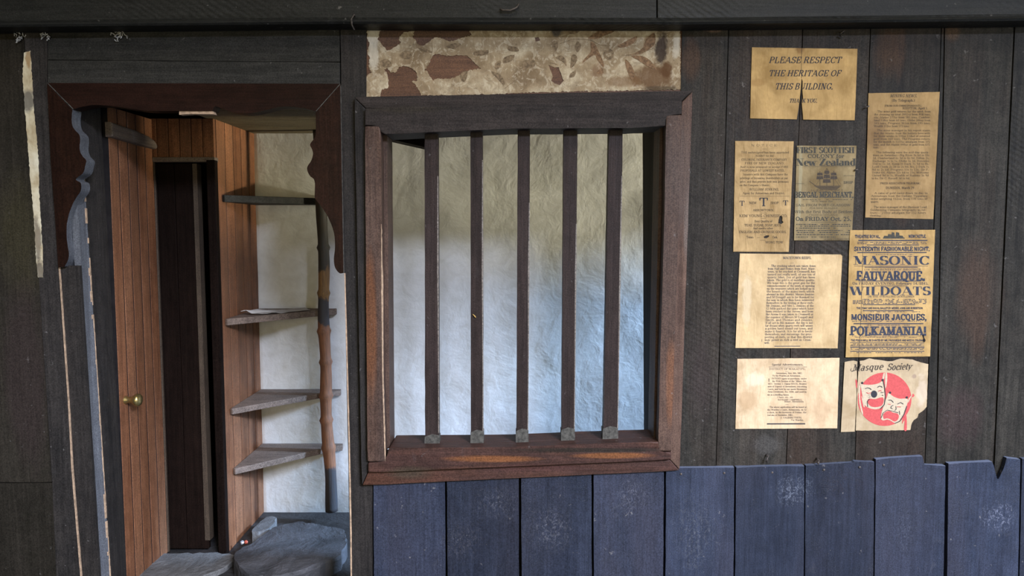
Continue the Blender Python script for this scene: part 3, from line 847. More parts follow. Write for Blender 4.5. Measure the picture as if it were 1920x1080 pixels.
for v in [v for v in r_['geom'] if isinstance(v, bmesh.types.BMVert)]: v.co.z -= 0.0012
bmesh.ops.recalc_face_normals(bm, faces=bm.faces[:])
zmin = min(v.co.z for v in bm.verts)
for v in bm.verts: v.co.z += z - zmin
tag(obj('paper_sheet', bm, M['loose'], loc=(cx, cy, z)), 'pale creased paper sheet lying on a corner shelf', 'paper')

# flagstones
def slab(name, outline, zbot, ztop, mat, lab, seed, dome=0.01):
    bm = bmesh.new()
    pts = jag(smoothline(outline, 2, True), 0.02, 0.016, seed)
    cx = sum(p[0] for p in pts) / len(pts); cy = sum(p[1] for p in pts) / len(pts)
    rings = []
    for s, zf in ((1.0, 0.0), (1.002, 0.8), (0.988, 1.0), (0.9, 1.0), (0.75, 1.0), (0.5, 1.0), (0.25, 1.0)):
        ring = []
        for x, y in pts:
            X = cx + (x - cx) * s; Y = cy + (y - cy) * s
            zz = zbot + (ztop - zbot) * zf
            if zf > 0.8: zz += dome * noise.noise(Vector((X * 5, Y * 5, seed))) + 0.3 * dome * noise.noise(Vector((X * 18, Y * 18, seed)))
            elif zf > 0: X += 0.008 * noise.noise(Vector((X * 20, Y * 20, seed)))
            ring.append(bm.verts.new((X, Y, zz)))
        rings.append(ring)
    n = len(pts)
    for a in range(len(rings) - 1):
        for q in range(n): bm.faces.new((rings[a][q], rings[a][(q + 1) % n], rings[a + 1][(q + 1) % n], rings[a + 1][q]))
    bm.faces.new(rings[-1]); bm.faces.new(rings[0][::-1])
    bmesh.ops.recalc_face_normals(bm, faces=bm.faces[:])
    return tag(obj(name, bm, mat, loc=(cx, cy, zbot)), lab, 'stone', 'flagstones of the passage floor')
def onfloor(pts, z):
    out = []
    for px, py in pts:
        u = (px - 960.0) / FPX; v = (540.0 - py) / FPX
        dy = CP + v * SP; dz = -SP + v * CP
        tt = (z - CAM_Z) / dz
        out.append((u * tt, CAM_Y + dy * tt))
    return out
big = [(520, 984), (560, 978), (610, 987), (645, 990), (648, 1012), (640, 1040), (600, 1058), (550, 1074), (480, 1078), (446, 1062), (438, 1040), (465, 1020), (495, 1002)]
slab('flagstone', onfloor(big, 0.06), 0.0, 0.06, M['stone'], 'big rounded grey flagstone raised at the foot of the pole', 3, 0.012)
slab('flagstone', onfloor([(479, 987), (499, 969), (519, 970), (508, 986), (496, 994), (472, 997)], 0.05), 0.0, 0.05, M['stone_pale'], 'small pale squared stone in the corner below the shelves', 4, 0.003)
slab('flagstone', onfloor([(262, 1040), (330, 1037), (430, 1037), (437, 1046), (420, 1064), (385, 1078), (330, 1092), (262, 1100)], 0.02), 0.0, 0.02, M['stone_pale'], 'flat pale flagstone at the threshold of the dark inner door', 5, 0.004)
slab('flagstone', onfloor([(588, 1110), (625, 1092), (668, 1078), (700, 1080), (700, 1130), (620, 1145), (590, 1130)], 0.02), 0.0, 0.02, M['stone'], 'flat bluish flagstone at the lower right of the doorway', 6, 0.004)
slab('flagstone', onfloor([(400, 1120), (430, 1112), (470, 1113), (530, 1115), (545, 1150), (410, 1160)], 0.015), 0.0, 0.015, M['stone'], 'flagstone in front of the big rounded one, cut off by the photo edge', 7, 0.004)

# crumpled wrapper on the stones
wx, wy_ = onfloor([(457, 1017)], 0.03)[0]
wr = thing('sweet_wrapper', (wx, wy_, 0.02), 'tiny crumpled silver and red wrapper by the matchboard foot', 'wrapper')
bm = bmesh.new(); bmesh.ops.create_icosphere(bm, subdivisions=2, radius=0.008)
for v in bm.verts: v.co = v.co * (1 + 0.5 * noise.noise(v.co * 300)) * 1.0 + Vector((wx - 0.006, wy_, 0.030))
obj('foil', bm, M['silver'], wr)
bm = bmesh.new(); bmesh.ops.create_icosphere(bm, subdivisions=2, radius=0.0075)
for v in bm.verts: v.co = v.co * (1 + 0.5 * noise.noise(v.co * 260 + Vector((3, 1, 2)))) + Vector((wx + 0.009, wy_ + 0.002, 0.030))
obj('red_end', bm, M['redfoil'], wr)

# ================================================================== OLD WALLPAPER
def c2p(pts, ox, oy, sc): return [(ox + x / sc, oy + y / sc) for x, y in pts]
M['board_red'] = wood('reddish_board', (0.0595, 0.0252, 0.0119), (0.1400, 0.0665, 0.0336), 'X', 0.6, 0.35, 0.3, blot=(0.0700, 0.0406, 0.0294), blot_amt=0.6)
M['wallpaper'] = paper('old_wallpaper', (0.36, 0.275, 0.17), (0.20, 0.14, 0.08), (0.56, 0.475, 0.33), [
    (1240, 92, 13, 34, (0.035, 0.022, 0.018), 0.9), (1225, 145, 48, 26, (0.125, 0.065, 0.03), 0.8), (1250, 130, 14, 18, (0.10, 0.048, 0.02), 0.9),
    (1170, 152, 40, 12, (0.17, 0.09, 0.04), 0.6), (1215, 80, 10, 14, (0.2, 0.11, 0.04), 0.7), (1120, 132, 14, 14, (0.2, 0.11, 0.06), 0.5), (1045, 58, 12, 12, (0.05, 0.045, 0.045), 0.85),
    (700, 88, 12, 60, (0.62, 0.57, 0.47), 0.6), (1268, 85, 8, 30, (0.62, 0.56, 0.45), 0.6), (1240, 166, 40, 6, (0.07, 0.05, 0.03), 0.7)], 0.45, 0.42)
M['print'] = flat('faded_leaf_print', (0.19, 0.135, 0.08), 0.75, 0.2, 0.4, 120, bump=0.0)
M['print_brown'] = flat('brown_leaf_print', (0.20, 0.12, 0.065), 0.75, 0.2, 0.4, 120, bump=0.0)
wp = thing('wallpaper_board', P(980, 172, 0), 'reddish board with torn leafy cream wallpaper above the barred window', 'wallpaper')
bm = bmesh.new(); prism(bm, jag(pxl([(682, 40), (1279, 36), (1279, 182), (686, 190)], 0.004), 0.05, 0.0006, 12), 0.004, 0.034, 0.001)
obj('board', bm, M['board_red'], wp)
WPY = lambda x, z: 0.0028 - 0.0012 * noise.noise(Vector((x * 14, z * 14, 4.0)))
A = (680, 40, 6.4); B = (980, 40, 6.194)
outer = c2p([(55, 62), (290, 95), (200, 118), (190, 160), (175, 215), (235, 285), (290, 350), (400, 300), (460, 250), (430, 215), (440, 180), (490, 125), (620, 112), (600, 190), (640, 230), (660, 285), (720, 292), (800, 240), (860, 190), (960, 205), (1030, 235), (1100, 225), (1200, 190), (1310, 165), (1265, 95), (1500, 75), (1910, 88)], *A) \
    + c2p([(150, 80), (210, 100), (330, 70), (600, 50), (760, 52), (900, 35), (1830, 28), (1838, 790), (1640, 795), (1000, 805), (0, 826)], *B) \
    + c2p([(1600, 870), (1200, 880), (700, 888), (655, 790), (590, 722), (655, 705), (650, 620), (600, 570), (490, 530), (430, 550), (400, 605), (330, 612), (300, 560), (250, 572), (290, 625), (312, 705), (300, 800), (230, 815), (200, 905), (40, 912), (35, 660), (110, 610), (70, 540), (85, 430), (55, 380), (80, 250), (50, 180)], *A)
h3 = c2p([(830, 430), (870, 385), (960, 400), (1010, 420), (1110, 405), (1240, 405), (1300, 450), (1420, 570), (1330, 575), (1250, 595), (1150, 650), (1050, 690), (900, 680), (850, 710), (800, 650), (770, 590), (740, 590), (790, 520)], *A)
h5 = c2p([(300, 505), (370, 535), (420, 530), (450, 620), (480, 690), (430, 740), (370, 720), (330, 690), (350, 640)], *B)
h6 = c2p([(140, 185), (185, 180), (205, 220), (150, 232)], *B)
bm = sheet([jag(pxl(outer), 0.004, 0.004, 13), jag(pxl(h3), 0.004, 0.0036, 14), jag(pxl(h5), 0.005, 0.0016, 15), jag(pxl(h6), 0.005, 0.001, 16)], WPY, 0.03, 0.0012)
wpp = obj('wallpaper', bm, M['wallpaper'], wp)
LEAF = [(B, 1, [(760, 195), (850, 130), (960, 60), (1090, 40), (1060, 120), (960, 160), (870, 200)]), (B, 0, [(640, 230), (680, 280), (640, 360), (605, 290)]),
        (B, 0, [(380, 420), (440, 395), (500, 440), (510, 520), (480, 480), (440, 450)]), (B, 0, [(570, 390), (620, 390), (635, 440), (600, 510), (555, 540), (560, 450)]),
        (B, 1, [(790, 240), (840, 260), (880, 340), (940, 470), (940, 530), (870, 450), (830, 390), (700, 480), (720, 430), (790, 350)]),
        (B, 1, [(1200, 385), (1290, 375), (1400, 300), (1440, 200), (1530, 130), (1540, 250), (1460, 330), (1350, 385)]), (B, 1, [(1190, 440), (1250, 490), (1300, 600), (1270, 680), (1210, 560)]),
        (B, 1, [(1260, 400), (1380, 400), (1480, 450), (1560, 560), (1450, 520), (1360, 460)]), (B, 0, [(5, 460), (130, 450), (140, 520), (50, 560), (5, 560)]),
        (B, 1, [(1100, 290), (1200, 230), (1330, 170), (1290, 250), (1180, 300)]), (B, 0, [(530, 90), (620, 60), (690, 70), (640, 130), (560, 150)]),
        (B, 0, [(340, 250), (400, 230), (410, 300), (370, 350)]), (B, 0, [(560, 600), (620, 570), (600, 640), (540, 650)]), (B, 1, [(860, 590), (920, 540), (940, 600), (880, 610)]),
        (A, 0, [(1540, 600), (1620, 620), (1690, 690), (1700, 770), (1620, 690)]), (A, 0, [(1340, 360), (1510, 345), (1480, 400), (1350, 410)]), (A, 0, [(1590, 500), (1660, 470), (1640, 560), (1590, 560)]),
        (A, 0, [(440, 400), (520, 350), (600, 380), (560, 450), (480, 440)]), (A, 0, [(640, 260), (760, 330), (840, 370), (740, 370), (650, 310)]), (A, 0, [(1700, 430), (1820, 400), (1790, 470), (1690, 500)]),
        (A, 0, [(210, 480), (280, 450), (340, 490), (320, 550), (240, 540)]), (A, 0, [(1000, 300), (1100, 260), (1180, 270), (1100, 330)]), (A, 0, [(1180, 620), (1260, 600), (1230, 720), (1180, 700)]), (A, 0, [(1740, 300), (1850, 310), (1870, 360), (1760, 350)])]
for mat_i, nm in ((0, M['print']), (1, M['print_brown'])):
    bm = bmesh.new()
    for (fr, mi, pts) in LEAF:
        if mi != mat_i: continue
        lp = jag(pxl(c2p(smoothline(pts, 3, True), *fr)), 0.004, 0.0008, len(bm.verts))
        s_ = sheet([lp], lambda x, z: WPY(x, z) - 0.0012, 0.03, 0.0002)
        me = bpy.data.meshes.new('t'); s_.to_mesh(me); s_.free(); bm.from_mesh(me); bpy.data.meshes.remove(me)
    if mat_i == 0:
        for (fr, pts) in ((B, [(400, 270), (520, 230), (600, 205), (780, 215), (880, 265), (980, 285)]), (B, [(1150, 390), (1300, 385), (1530, 310)]), (A, [(1700, 810), (1760, 760), (1860, 690)]), (A, [(830, 250), (830, 380), (770, 540)]), (B, [(250, 490), (320, 480), (400, 500)])):
            c = pxl(c2p(smoothline(pts, 4), *fr)); hw = 0.0007
            for (x0, z0), (x1, z1) in zip(c, c[1:]):
                dx, dz = x1 - x0, z1 - z0; L = math.hypot(dx, dz) or 1; nx, nz = -dz / L * hw, dx / L * hw
                bm.faces.new([bm.verts.new((x, WPY(x, z) - 0.0014, z)) for x, z in ((x0 - nx, z0 - nz), (x1 - nx, z1 - nz), (x1 + nx, z1 + nz), (x0 + nx, z0 + nz))])
        ring = []
        for q in range(24):
            a = q / 24 * 2 * pi
            ring.append([bm.verts.new((x, WPY(x, z) - 0.0014, z)) for x, z in pxl(c2p([(1000 + r * cos(a), 380 + r * sin(a)) for r in (32, 62)], *B))])
        for q in range(24): bm.faces.new((ring[q][0], ring[q][1], ring[(q + 1) % 24][1], ring[(q + 1) % 24][0]))
    bmesh.ops.recalc_face_normals(bm, faces=bm.faces[:])
    obj('leaf_pattern', bm, nm, wpp)

# cream wallpaper strip on the left post
SYF = lambda x, z: -0.0075 - 0.0008 * noise.noise(Vector((x * 20, z * 10, 9)))
M['strip'] = paper('cream_wallpaper', (0.60, 0.53, 0.36), (0.36, 0.27, 0.15), (0.72, 0.68, 0.52), [(56, 112, 6, 22, (0.30, 0.16, 0.05), 0.7), (56, 190, 14, 24, (0.14, 0.125, 0.10), 0.9), (73, 450, 8, 55, (0.13, 0.10, 0.07), 0.75), (78, 510, 10, 30, (0.10, 0.08, 0.06), 0.8)], 0.3)
bm = sheet([jag(pxl([(48, 100), (60, 96), (62, 130), (66, 200), (70, 245), (75, 300), (76, 355), (80, 420), (83, 480), (84, 520), (74, 520), (70, 480), (66, 400), (60, 340), (55, 270), (50, 215), (45, 140)]), 0.006, 0.0022, 17)], SYF, 0.03, 0.0008)
tag(obj('wallpaper_strip', bm, M['strip'], loc=P(65, 300, 0)), 'narrow torn strip of cream wallpaper on the post left of the doorway', 'wallpaper')

# ================================================================== LETTERING
FONT = {}
_src = """
A .86 l,.08,0,.43,1 L,.43,1,.78,0 l,.2,.34,.65,.34 s,.08,0 s,.78,0
B .76 L,.17,0,.17,1 a,.4,.75,.22,.23,-90,90 l,.08,.98,.42,.98 l,.17,.52,.42,.52 a,.4,.26,.27,.25,-90,90 l,.08,.02,.42,.02
C .78 a,.44,.5,.34,.48,40,320 v,.72,.66,.72,.98
D .82 L,.17,0,.17,1 l,.08,.98,.36,.98 l,.08,.02,.36,.02 a,.34,.5,.36,.48,-90,90
E .72 L,.17,0,.17,1 l,.08,.98,.62,.98 l,.17,.51,.45,.51 l,.08,.02,.64,.02 v,.62,.72,.62,1 v,.64,0,.64,.28 v,.45,.4,.45,.62
F .68 L,.17,0,.17,1 l,.08,.98,.6,.98 l,.17,.5,.45,.5 v,.6,.72,.6,1 v,.45,.38,.45,.62 s,.17,0
G .82 a,.44,.5,.34,.48,40,300 L,.68,.06,.68,.42 v,.7,.68,.7,.98 s,.66,.42
H .9 L,.18,0,.18,1 L,.7,0,.7,1 l,.18,.51,.7,.51 s,.18,0 s,.18,1 s,.7,0 s,.7,1
I .44 L,.22,0,.22,1 s,.22,0 s,.22,1
J .56 L,.36,.2,.36,1 a,.22,.22,.14,.2,180,360 s,.36,1 d,.09,.24
K .84 L,.18,0,.18,1 l,.18,.4,.66,1 L,.34,.56,.7,0 s,.18,0 s,.18,1 s,.66,1 s,.7,0
L .7 L,.18,0,.18,1 l,.08,.02,.62,.02 v,.62,0,.62,.32 s,.18,1
M 1.02 l,.16,0,.16,1 L,.16,1,.51,.08 l,.51,.08,.84,1 L,.84,0,.84,1 s,.16,0 s,.14,1 s,.84,0 s,.86,1
N .88 l,.16,0,.16,1 L,.16,1,.7,0 l,.7,0,.7,1 s,.16,0 s,.14,1 s,.7,1
O .84 a,.42,.5,.34,.48,0,360
P .72 L,.17,0,.17,1 a,.38,.73,.26,.25,-90,90 l,.08,.98,.4,.98 l,.17,.48,.4,.48 s,.17,0
Q .84 a,.42,.5,.34,.48,0,360 L,.42,.2,.76,-.2
R .8 L,.17,0,.17,1 a,.38,.75,.25,.23,-90,90 l,.08,.98,.4,.98 l,.17,.52,.4,.52 L,.42,.52,.68,0 s,.17,0 s,.7,0
S .66 a,.33,.74,.23,.24,30,270 a,.33,.26,.25,.24,-150,90 v,.57,.72,.57,.98 v,.08,.02,.08,.3
T .76 L,.38,0,.38,1 l,.06,.98,.7,.98 v,.06,.7,.06,1 v,.7,.7,.7,1 s,.38,0
U .86 L,.18,.3,.18,1 a,.43,.32,.25,.3,180,360 l,.68,.3,.68,1 s,.18,1 s,.68,1
V .84 L,.08,1,.42,0 l,.42,0,.76,1 s,.08,1 s,.76,1
W 1.16 L,.08,1,.34,0 l,.34,0,.58,1 L,.58,1,.82,0 l,.82,0,1.06,1 s,.08,1 s,.58,1 s,1.06,1
X .82 L,.1,1,.72,0 l,.1,0,.7,1 s,.1,1 s,.7,1 s,.1,0 s,.72,0
Y .8 L,.08,1,.4,.45 l,.4,.45,.72,1 L,.4,0,.4,.46 s,.08,1 s,.72,1 s,.4,0
Z .7 l,.08,.98,.6,.98 L,.6,.98,.1,.02 l,.1,.02,.64,.02 v,.08,.72,.08,1 v,.64,0,.64,.28
a .56 a,.24,.2,.17,.2,0,360 L,.42,.0,.42,.5 a,.27,.5,.15,.17,0,150 v,.5,0,.5,.06
b .6 L,.14,0,.14,1 a,.32,.33,.2,.33,0,360 s,.1,1
c .5 a,.28,.33,.2,.33,50,320 d,.42,.52
d .6 L,.46,0,.46,1 a,.28,.33,.2,.33,0,360 s,.42,1
e .52 a,.28,.33,.2,.33,0,310 l,.1,.36,.46,.36
f .36 L,.16,0,.16,.8 a,.28,.82,.12,.16,40,180 l,.04,.64,.32,.64 s,.16,0
g .54 a,.26,.4,.17,.24,0,360 a,.26,-.1,.2,.16,0,360 l,.4,.6,.52,.66
h .62 L,.14,0,.14,1 a,.3,.42,.16,.24,0,180 L,.46,0,.46,.44 s,.14,0 s,.46,0 s,.1,1
i .3 L,.15,0,.15,.64 d,.15,.88 s,.15,0 s,.11,.64
j .3 L,.18,-.1,.18,.64 d,.18,.88 a,.06,-.1,.12,.16,220,360
k .6 L,.14,0,.14,1 l,.14,.26,.44,.64 L,.26,.4,.5,0 s,.14,0 s,.5,0
l .3 L,.15,0,.15,1 s,.15,0 s,.11,1
m .92 L,.14,0,.14,.64 a,.29,.42,.15,.24,0,180 L,.44,0,.44,.44 a,.59,.42,.15,.24,0,180 L,.74,0,.74,.44 s,.14,0 s,.44,0 s,.74,0 s,.1,.64
n .62 L,.14,0,.14,.64 a,.3,.42,.16,.24,0,180 L,.46,0,.46,.44 s,.14,0 s,.46,0 s,.1,.64
o .56 a,.28,.33,.2,.33,0,360
p .6 L,.14,-.28,.14,.64 a,.32,.33,.2,.33,0,360 s,.14,-.28 s,.1,.64
q .6 L,.46,-.28,.46,.64 a,.28,.33,.2,.33,0,360 s,.46,-.28
r .44 L,.14,0,.14,.64 a,.28,.42,.14,.22,50,180 s,.14,0 s,.1,.64 d,.38,.56
s .46 a,.23,.49,.14,.16,30,270 a,.23,.17,.15,.16,-150,90
t .36 L,.16,.08,.16,.86 l,.04,.64,.32,.64 a,.26,.1,.1,.1,180,340
u .62 L,.14,.2,.14,.64 a,.29,.22,.15,.22,180,360 L,.46,0,.46,.64 s,.1,.64 s,.42,.64
v .56 L,.06,.64,.28,0 l,.28,0,.5,.64 s,.06,.64 s,.5,.64
w .8 L,.06,.64,.24,0 l,.24,0,.4,.6 L,.4,.6,.58,0 l,.58,0,.74,.64 s,.06,.64 s,.74,.64
x .56 L,.08,.64,.48,0 l,.08,0,.46,.64 s,.08,0 s,.48,0
y .56 L,.06,.64,.28,0 l,.14,-.28,.5,.64 s,.06,.64 s,.5,.64
z .5 l,.06,.62,.44,.62 L,.42,.62,.08,.02 l,.06,.02,.46,.02
0 .6 a,.3,.5,.21,.48,0,360
1 .5 L,.25,0,.25,1 l,.1,.84,.25,.98 s,.25,0
2 .6 a,.29,.7,.2,.28,-30,170 l,.46,.56,.1,.04 L,.08,.04,.52,.04
3 .58 a,.27,.75,.2,.23,-90,150 a,.27,.27,.22,.26,-150,90
4 .6 L,.4,0,.4,1 l,.4,1,.06,.3 l,.06,.28,.54,.28
5 .58 l,.14,.96,.5,.96 l,.14,.96,.12,.54 a,.27,.3,.22,.29,-150,110
6 .6 a,.3,.28,.2,.27,0,360 a,.36,.5,.26,.48,70,190
7 .56 l,.06,.96,.5,.96 L,.5,.96,.2,0
8 .6 a,.3,.75,.18,.22,0,360 a,.3,.27,.22,.27,0,360
9 .6 a,.3,.7,.2,.27,0,360 a,.24,.5,.26,.48,-110,10
. .28 d,.13,.06
, .28 d,.13,.06 l,.16,.04,.09,-.16
' .24 l,.12,.98,.1,.74
" .4 l,.12,.98,.1,.74 l,.26,.98,.24,.74
- .4 l,.06,.34,.34,.34
_ .9 l,.04,.34,.86,.34
: .28 d,.13,.06 d,.13,.54
! .34 L,.17,.28,.17,1 d,.17,.06
( .36 a,.34,.4,.24,.62,120,240
) .36 a,.02,.4,.24,.62,-60,60
[ .34 l,.12,-.15,.12,1 l,.12,1,.28,1 l,.12,-.15,.28,-.15
] .34 l,.22,-.15,.22,1 l,.06,1,.22,1 l,.06,-.15,.22,-.15
$ .6 L,.18,0,.18,.8 a,.3,.78,.14,.2,20,180 l,.06,.02,.5,.02 l,.06,.46,.36,.46
"""
for ln in _src.strip().split('\n'):
    pr = ln.split(' ')
    st = []
    for s_ in pr[2:]:
        q = s_.split(',')
        st.append((q[0],) + tuple(float(v) for v in q[1:]))
    FONT[pr[0]] = (float(pr[1]), st)

# (thick, thin, serif half-length, letter gap)
STY = {'body': (.175, .10, .085, .03), 'bold': (.19, .09, .10, .04), 'fat': (.31, .06, .11, .03), 'slab': (.26, .15, .13, .05), 'sans': (.26, .19, 0.0, .06), 'roman': (.17, .095, .08, .05), 'light': (.155, .09, .07, .06)}


class Ink:
    """printed shapes for one sheet, in the sheet's own measured coordinates"""
    def __init__(s, ox, oy, sc, yf, holes=()):
        s.ox, s.oy, s.sc, s.yf = ox, oy, sc, yf
        s.q = []; s.holes = holes
    def quad(s, *p): s.q.append(p)
    def line(s, pts, w):
        for (x0, y0), (x1, y1) in zip(pts, pts[1:]):
            dx, dy = x1 - x0, y1 - y0; L = math.hypot(dx, dy) or 1; nx, ny = -dy / L * w / 2, dx / L * w / 2
            k = max(1, int(L / 60))
            for i in range(k):
                a, c = i / k, (i + 1) / k
                s.quad((x0 + dx * a - nx, y0 + dy * a - ny), (x0 + dx * c - nx, y0 + dy * c - ny), (x0 + dx * c + nx, y0 + dy * c + ny), (x0 + dx * a + nx, y0 + dy * a + ny))
    def rule(s, x0, x1, y, w=2): s.line([(x0, y), (x1, y)], w)
    def text(s, txt, x0, x1, base, cap, sty='body', shear=0.0, dy=0.0, arc=8, fit=True):
        T, t, sl, gap = STY[sty]
        nat = 0
        for ch in txt: nat += 0.34 if ch == ' ' else FONT[ch][0] + gap
        sx = (x1 - x0) / nat
        k = min(1.0, max(0.6, sx / cap * 1.1))
        T, t, sl = T * cap * k, t * cap * max(k, .8), sl * cap * k
        X = x0
        def put(pts, px0):
            out = []
            for x, y in pts:
                bx = x; by = base - y + dy * ((px0 - x0) / (x1 - x0))
                out.append((bx + shear * y, by))
            s.q.append(tuple(out))
        for ch in txt:
            if ch == ' ': X += 0.34 * sx; continue
            w, st = FONT[ch]
            for e in st:
                c = e[0]
                if c in 'Llv':
                    xa, ya, xb, yb = X + e[1] * sx, e[2] * cap, X + e[3] * sx, e[4] * cap
                    h = (T if c == 'L' else t) / 2
                    if c == 'v': h = t * 0.7
                    if abs(yb - ya) > abs(xb - xa) * 0.8:
                        L = math.hypot(xb - xa, yb - ya); hh = h * L / abs(yb - ya)
                        put([(xa - hh, ya), (xb - hh, yb), (xb + hh, yb), (xa + hh, ya)], X)
                    else:
                        L = math.hypot(xb - xa, yb - ya); hh = h * L / max(abs(xb - xa), 1e-6)
                        put([(xa, ya - hh), (xb, yb - hh), (xb, yb + hh), (xa, ya + hh)], X)
                elif c == 'a':
                    cx, cy, rx, ry = X + e[1] * sx, e[2] * cap, e[3] * sx, e[4] * cap
                    n = max(3, int(abs(e[6] - e[5]) / 360 * arc * 1.6))
                    pr = None
                    for i in range(n + 1):
                        a = radians(e[5] + (e[6] - e[5]) * i / n)
                        h = (t + (T - t) * abs(cos(a)) ** 1.3) / 2
                        px, py = cx + rx * cos(a), cy + ry * sin(a)
                        d = math.hypot(rx, ry) or 1
                        nx, ny = cos(a), sin(a)
                        cur = ((px - nx * h * 1.1, py - ny * h * 1.1), (px + nx * h * 0.9, py + ny * h * 0.9))
                        if pr: put([pr[0], cur[0], cur[1], pr[1]], X)
                        pr = cur
                elif c == 's':
                    if sl <= 0: continue
                    cx, y = X + e[1] * sx, e[2] * cap
                    hw = min(T / 2 + sl, 0.34 * sx)
                    th = t * 0.9
                    y0, y1 = (y, y + th) if y < 0.3 * cap else (y - th, y)
                    put([(cx - hw, y0), (cx + hw, y0), (cx + hw, y1), (cx - hw, y1)], X)
                elif c == 'd':
                    cx, cy = X + e[1] * sx, e[2] * cap; r = T * 0.55
                    put([(cx - r, cy - r), (cx + r, cy - r), (cx + r, cy + r), (cx - r, cy + r)], X)
            X += (w + gap) * sx
    def para(s, lines, xl0, xr0, xl1, xr1, y0, y1, cap, sty='body', indent=25, lastw=None, arc=6):
        n = len(lines)
        for i, tx in enumerate(lines):
            f = i / max(1, n - 1)
            a = xl0 + (xl1 - xl0) * f; b = xr0 + (xr1 - xr0) * f; y = y0 + (y1 - y0) * f
            if i == 0: a += indent
            if i == n - 1 and lastw: b = a + lastw
            s.text(tx, a, b, y, cap, sty, arc=arc)
    def smudge(s, x0, x1, y, h, seed=0):
        """a row of print too small to read"""
        rnd = random.Random(seed * 77 + int(y)); x = x0
        while x < x1:
            w = rnd.uniform(4, 26)
            if rnd.random() < 0.8: s.quad((x, y - h / 2), (min(x + w, x1), y - h / 2), (min(x + w, x1), y + h / 2), (x, y + h / 2))
            x += w + rnd.uniform(3, 8)
    def build(s, name, mat, parent, lift=0.0006):
        V, F = [], []
        for q in s.q:
            cx = sum(p[0] for p in q) / len(q); cy = sum(p[1] for p in q) / len(q)
            if any(inside(cx, cy, h) for h in s.holes): continue
            i0 = len(V)
            pts = [xz(s.ox + x / s.sc, s.oy + y / s.sc) for x, y in q]
            ar = sum(pts[i][0] * pts[(i + 1) % len(pts)][1] - pts[(i + 1) % len(pts)][0] * pts[i][1] for i in range(len(pts)))
            if ar < 0: pts = pts[::-1]
            for x, z in pts: V.append((x, s.yf(x, z) - lift, z))
            F.append(tuple(range(i0, len(V))))
        me = bpy.data.meshes.new(name)
        me.from_pydata(V, [], F); me.update()
        s.q = []
        return link_mesh(name, me, mat, parent)


def inside(x, y, poly):
    r = False; j = len(poly) - 1
    for i in range(len(poly)):
        xi, yi = poly[i]; xj, yj = poly[j]
        if (yi > y) != (yj > y) and x < (xj - xi) * (y - yi) / (yj - yi) + xi: r = not r
        j = i
    return r


def fill(ink, pts, name, mat, parent, lift, holes=(), k=4):
    lp = [pxl(c2p(smoothline(p, k, True), ink.ox, ink.oy, ink.sc)) for p in [pts] + list(holes)]
    bm = sheet(lp, lambda x, z: ink.yf(x, z) - lift, 0.02, 0.0001)
    return obj(name, bm, mat, parent)


def poster(name, label, cat, fr, corners, mat, seed, lift=0.0, holes=(), jagamp=0.0004, crop_holes=None):
    ox, oy, sc = fr
    yf = lambda x, z: -0.0022 - lift - 0.0011 * noise.noise(Vector((x * 9 + seed, z * 9, seed))) - 0.0006 * noise.noise(Vector((x * 30, z * 12, seed)))
    px = c2p(corners, *fr)
    cxp = sum(p[0] for p in px) / len(px); cyp = sum(p[1] for p in px) / len(px)
    t = thing(name, P(cxp, cyp, 0), label, cat, 'old notices pasted on the planks')
    loops = [jag(pxl(px), 0.012, jagamp, seed)] + [jag(pxl(c2p(h, *fr)), 0.004, 0.0006, seed + 1) for h in holes]
    bm = sheet(loops, yf, 0.02, 0.0004)
    sh = obj('paper', bm, mat, t, smooth=False)
    return t, Ink(ox, oy, sc, yf, list(holes) + list(crop_holes or []))


TAN = (0.56, 0.37, 0.165)
def tanpaper(name, base, k=0.62, l=1.25, stains=(), crease=0.5):
    return paper(name, base, (base[0] * k, base[1] * k * 0.95, base[2] * k * 0.85), tuple(min(0.85, c * l) for c in base), stains, crease)

# ---- 1 please respect
tear = [(697, 437), (690, 520), (680, 620), (660, 780), (645, 875), (713, 878), (706, 790), (700, 700), (712, 650), (705, 560), (708, 470)]
corn = [(168, 108), (700, 118), (1290, 125), (1262, 885), (713, 878), (706, 790), (698, 700), (712, 650), (705, 560), (708, 470), (697, 437), (690, 520), (680, 620), (660, 780), (645, 875), (148, 865)]
t, ink = poster('notice', 'landscape notice in big italic capitals, torn at the bottom middle, topmost of the papers', 'notice', (1380, 70, 5.685), corn, tanpaper('tan_paper_heritage', (0.47, 0.305, 0.125), 0.66, 1.22, [(1500, 88, 10, 14, (0.24, 0.13, 0.05), 0.8), (1420, 155, 18, 8, (0.30, 0.17, 0.06), 0.5)], 0.6), 1, crop_holes=[tear])
ink.text('PLEASE RESPECT', 345, 1115, 277, 66, 'roman', 0.28, arc=14); ink.text('THE HERITAGE OF', 343, 1112, 416, 64, 'roman', 0.28, arc=14)
ink.text('THIS BUILDING.', 410, 1030, 557, 66, 'roman', 0.28, arc=14); ink.text('THANK YOU.', 563, 862, 698, 42, 'bold', 0.28, arc=12)
ink.build('lettering', M['ink'], t)
ink.line([(697, 118), (693, 260), (695, 437)], 4); ink.build('crease', M['ink_soft'], t)

